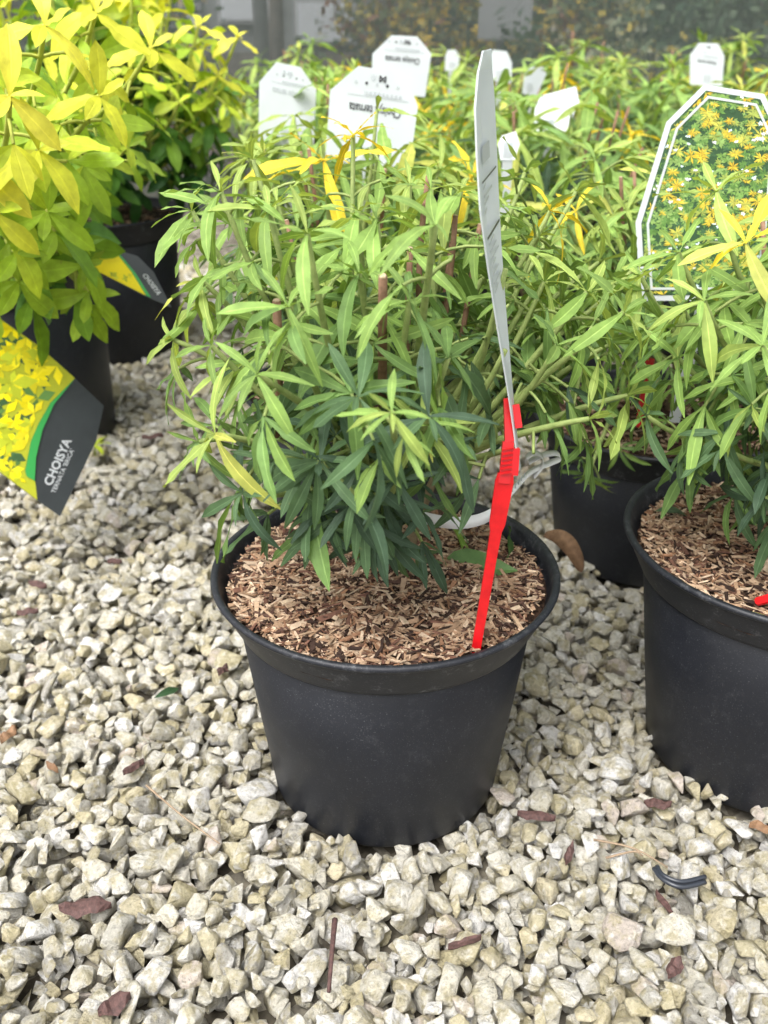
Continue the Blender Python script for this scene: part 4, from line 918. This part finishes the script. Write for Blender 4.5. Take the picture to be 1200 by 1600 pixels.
def twig(label, paths, rad=.0010, mat='twig', name='twig', cat='twig'):
    acc = Acc()
    for P in paths:
        pts = []
        for u, v, l in P:
            p = atz(u, v, 0.); p[2] = GH(p[0], p[1])*.6+l; pts.append(p)
        V, F = tube(smooth_path(pts, 4), np.linspace(rad, rad*.6, (len(pts)-1)*4+1), 6); acc.add(V, F)
    V, F, _, _ = acc.get(); return solo(name, V, F, MAT[mat], label, cat)
twig('long thin straw-coloured twig lying slantwise on gravel', [[(232, 1250, .008), (285, 1290, .009), (345, 1338, .007)]], .0009)
twig('straight dark brown stick pointing at the free-standing pot', [[(524, 1455, .008), (520, 1500, .009), (514, 1560, .006)]], .0020, 'barkbit')
twig('forked pale twig touching the black wire', [[(925, 1332, .009), (985, 1355, .010), (1040, 1372, .008)], [(943, 1366, .008), (985, 1360, .010), (1000, 1362, .01)]], .0009)
o = thing('wire_piece', 'short bent double strand of black wire on gravel', 'wire', atz(1062, 1378, 0.))
for k, s in enumerate((0, 8)):
    pts = smooth_path([atz(1022+s*.6, 1357-s*.4, .012), atz(1036, 1374-s*.8, .014), atz(1065, 1386-s, .014), atz(1102, 1378-s, .012)], 4); V, F = tube(pts, .0017, 8); part('strand', V, F, MAT['wire'], o)
# curled dry leaf by the pots
o = thing('dry_leaf', 'curled tan dry leaf leaning between the free-standing pot and the shaded pot', 'leaf', atz(895, 878, .0))
ribbon(smooth_path([at(852, 835, .80), at(872, 838, .79), at(892, 855, .78), at(906, 880, .77), at(910, 892, .765)]), np.array([(.004, .002, .007)])*np.sin(np.linspace(.35, 2.95, 25))[:, None], o, 'blade', MAT['dry'], .0012)
p = atz(240, 1085, .012); p[2] = GH(p[0], p[1])+.003; leafy('fallen_leaf', 'dark green rounded leaf caught between stones', 'leaf', p, (.5, .3, .1), (.2, -.6, .8), .026, 'gold', (.04, .09, .04), 2)
p = atz(150, 715, 0.); o = thing('seedling', 'tiny lime green seedling sprouting beside the nearer golden shrub pot', 'seedling', (p[0], p[1], 0))
V, F = tube([p+[0, 0, -.004], p+[0, 0, .012], p+[.002, 0, .022]], [.0012, .001, .0008], 5); part('stem', V, F, MAT['goldstem'], o)
for k in range(6):
    a = k*1.05; M = frame(p+np.array([.001, 0, .018]), (math.cos(a), math.sin(a), .5), np.array([0, 0, 1.]), .026); obj('leaf', leaf_mesh('gold', k, 4), o, M=Matrix.Translation(tuple(-ORG[o])) @ Matrix(M.tolist()))

# ------------------------------------------------------------------ netting and what stands beyond
NY = 3.1
o = thing('net_fence', 'grey windbreak netting stretched behind the rows of shrubs', 'netting', (.6, NY, 0))
xs = np.linspace(-3, 4.5, 60); V = np.array([(x, NY+.012*math.sin(x*5+z*3), z) for x in xs for z in np.linspace(0, 1.6, 9)]); F = np.array([(i*9+j, i*9+9+j, i*9+10+j, i*9+j+1) for i in range(59) for j in range(8)])
part('netting', V, [F], MAT['net'], o)
for x in (-2.2, -.36, 1.75):
    V, F = tube([(x, NY+.05, -.1), (x, NY+.05, 1.7)], .022, 10); part('post', V, F, MAT['steel'], o)
solo('planting_bed', [(-12, 3.2, .0), (12, 3.2, .0), (12, 30, .0), (-12, 30, .0)], [np.array([(0, 1, 2, 3)])], MAT['bed'], kind='structure')
TF = leaf_template('far', 3, 2, 3)
def far_bush(name, label, cx, cy, rx, rz, n, size, cols, seed, group, trunk=None, z0=.0):
    r = np.random.default_rng(seed); o = thing(name, label, 'bush' if not trunk else 'tree', (cx, cy, 0), group); acc = Acc()
    cl = r.normal(size=(26, 3))*np.array([rx*.42, rx*.42, rz*.30])+np.array([cx, cy, z0+rz*.5])
    c = cl[r.integers(26, size=n)]+r.normal(0, .17, (n, 3))*np.array([rx, rx, rz])*.6; c[:, 2] = np.where(c[:, 2] < .01, r.uniform(.01, .2, n), c[:, 2])
    un = lambda q: q/np.linalg.norm(q, axis=1)[:, None]
    d = un(r.normal(size=(n, 3))+[0, 0, -.2]); up = un(r.normal(size=(n, 3))+[0, -.3, 1]); x = un(np.stack([d[:, 1]*up[:, 2]-d[:, 2]*up[:, 1], d[:, 2]*up[:, 0]-d[:, 0]*up[:, 2], d[:, 0]*up[:, 1]-d[:, 1]*up[:, 0]], 1))
    z = np.stack([x[:, 1]*d[:, 2]-x[:, 2]*d[:, 1], x[:, 2]*d[:, 0]-x[:, 0]*d[:, 2], x[:, 0]*d[:, 1]-x[:, 1]*d[:, 0]], 1); sc = (size*r.uniform(.6, 1.2, n))[:, None, None]; tv = TF[0]
    V = c[:, None]+sc*(tv[None, :, :1]*x[:, None]+tv[None, :, 1:2]*d[:, None]+tv[None, :, 2:]*z[:, None]); m = len(tv)
    P = [(TF[1][None]+(np.arange(n)*m)[:, None, None]).reshape(-1, 4)]; U = np.tile(TF[2], (n, 1)); T = np.repeat(np.array(cols)[r.integers(len(cols), size=n)]*r.uniform(.7, 1.2, (n, 1)), m, 0); V = V.reshape(-1, 3)
    part('crown' if trunk else 'foliage', V, P, MAT['far'], o, uv=U, tint=T, kind='stuff')
    for k in range(3 if not trunk else 1):
        rr = trunk or .012; V, F = tube(bez((cx+.04*k, cy, -.02), (cx+.02, cy, z0+rz*.3), (cx+r.normal(0, .15)*rx, cy, z0+rz*(.8 if not trunk else .9)), 7), np.linspace(rr, rr*.5, 7), 9); part('trunk' if trunk else 'stem', V, F, MAT['trunk'], o)
dk = A_((.03, .07, .035), (.045, .09, .04), (.06, .11, .05)); au = A_((.10, .13, .05), (.50, .36, .04), (.30, .26, .06), (.16, .08, .05), (.09, .12, .05)); pk = A_((.10, .14, .05), (.45, .28, .38), (.14, .16, .07), (.3, .25, .28)); gr = A_((.10, .15, .08), (.20, .24, .14), (.34, .36, .24), (.42, .34, .06))
far_bush('evergreen_bush', 'dark evergreen bush beyond the netting, behind the small dark-lined label', 1.35, 4.3, .75, .9, 5200, .05, dk+gr[:1], 1, None)
far_bush('autumn_bush', 'yellow-flecked bush beyond the netting, behind the edge-on label', .55, 4.6, .7, .6, 3600, .05, au, 2, None)
far_bush('grey_bush', 'pale grey-green bush beyond the netting, between evergreen and yellow-flecked bushes', .95, 3.9, .45, .5, 2600, .04, gr, 3, None)
far_bush('low_bush', 'low reddish bush beyond the netting beside the greyish label', .0, 3.7, .35, .26, 1600, .035, au+pk[:1], 4, None)
far_bush('flowering_bush', 'low mauve-flowered bush beyond the netting beside the golden shrub', -.55, 3.7, .4, .22, 1500, .03, pk, 5, None)
far_bush('autumn_bush', 'brownish yellow bush beyond the netting at the evergreen\'s far side', 2.2, 4.2, .6, .7, 2800, .05, au, 6, None)
far_bush('autumn_tree', 'dark-trunked tree with yellow leaves beyond the netting near the golden shrub', -.42, 4.1, 1.2, 1.2, 2400, .05, au, 7, None, .03, 1.2)
far_bush('dark_tree', 'stout dark-trunked tree beyond the netting behind the greyish label', .1, 5.2, 1.4, 1.4, 2400, .06, dk, 8, None, .16, 1.3)
far_bush('evergreen_bush', 'dark evergreen bush beyond the netting behind the golden shrub by the path', -1.05, 4.6, .7, .8, 3600, .05, dk+au[1:2], 9, None)
far_bush('evergreen_bush', 'broad dark evergreen bush beyond the netting, behind the lowest white label tops', .35, 5.6, .8, .9, 3600, .06, dk+au[1:2]+gr[1:2], 10, None)
hp = A_((.04, .06, .035), (.08, .09, .05), (.12, .11, .06), (.30, .24, .05))
for k in range(7):
    far_bush('hedge_bush', 'dense dull green hedge bush far behind the netting', -5.2+1.9*k, 8.2+.5*(k % 2), 1.3, 2.2, 2600, .11, hp, 20+k, 'far hedge bushes')
FB = np.array([(0, 1, 3, 2), (4, 6, 7, 5), (0, 4, 5, 1), (2, 3, 7, 6), (0, 2, 6, 4), (1, 5, 7, 3)])
def box(x0, x1, y0, y1, z0, z1): return np.array([(x, y, z) for x in (x0, x1) for y in (y0, y1) for z in (z0, z1)], float)
o = thing('shed', 'dark shed with white window panes glimpsed through the netting left of the greyish label', 'shed', (-.8, 6.4, 0))
part('plinth', box(-1.6, .1, 6.0, 6.9, 0, .36), [FB], MAT['trunk'], o, False); part('wall', box(-1.58, .08, 6.03, 6.88, .36, 1.3), [FB], MAT['steel'], o, False)
part('roof', box(-1.65, .15, 5.95, 6.95, 1.3, 1.36), [FB], MAT['trunk'], o, False)
for x0, x1, z0, z1 in ((-.50, -.16, .39, .62), (-.92, -.58, .50, .8), (-1.4, -1.02, .45, .8)):
    f = part('window', box(x0, x1, 5.99, 6.031, z0, z1), [FB], MAT['pale'], o, False); part('pane', box(x0+.02, x1-.02, 5.98, 5.992, z0+.02, z1-.02), [FB], MAT['glass'], f, False)
o = thing('sign_board', 'grey sign board on a post beyond the netting above the edge-on label', 'sign', (.42, 3.9, 0))
V = np.array([(x, y, z) for x in (.34, .53) for y in (3.88, 3.9) for z in (.46, .8)], float); part('board', V, [FB], MAT['pale'], o, False)
V, F = tube([(.43, 3.93, -.02), (.43, 3.93, .8)], .014, 8); part('post', V, F, MAT['steel'], o)
print('tris', sum(len(m.polygons) for m in bpy.data.meshes), 'objects', len(bpy.data.objects))
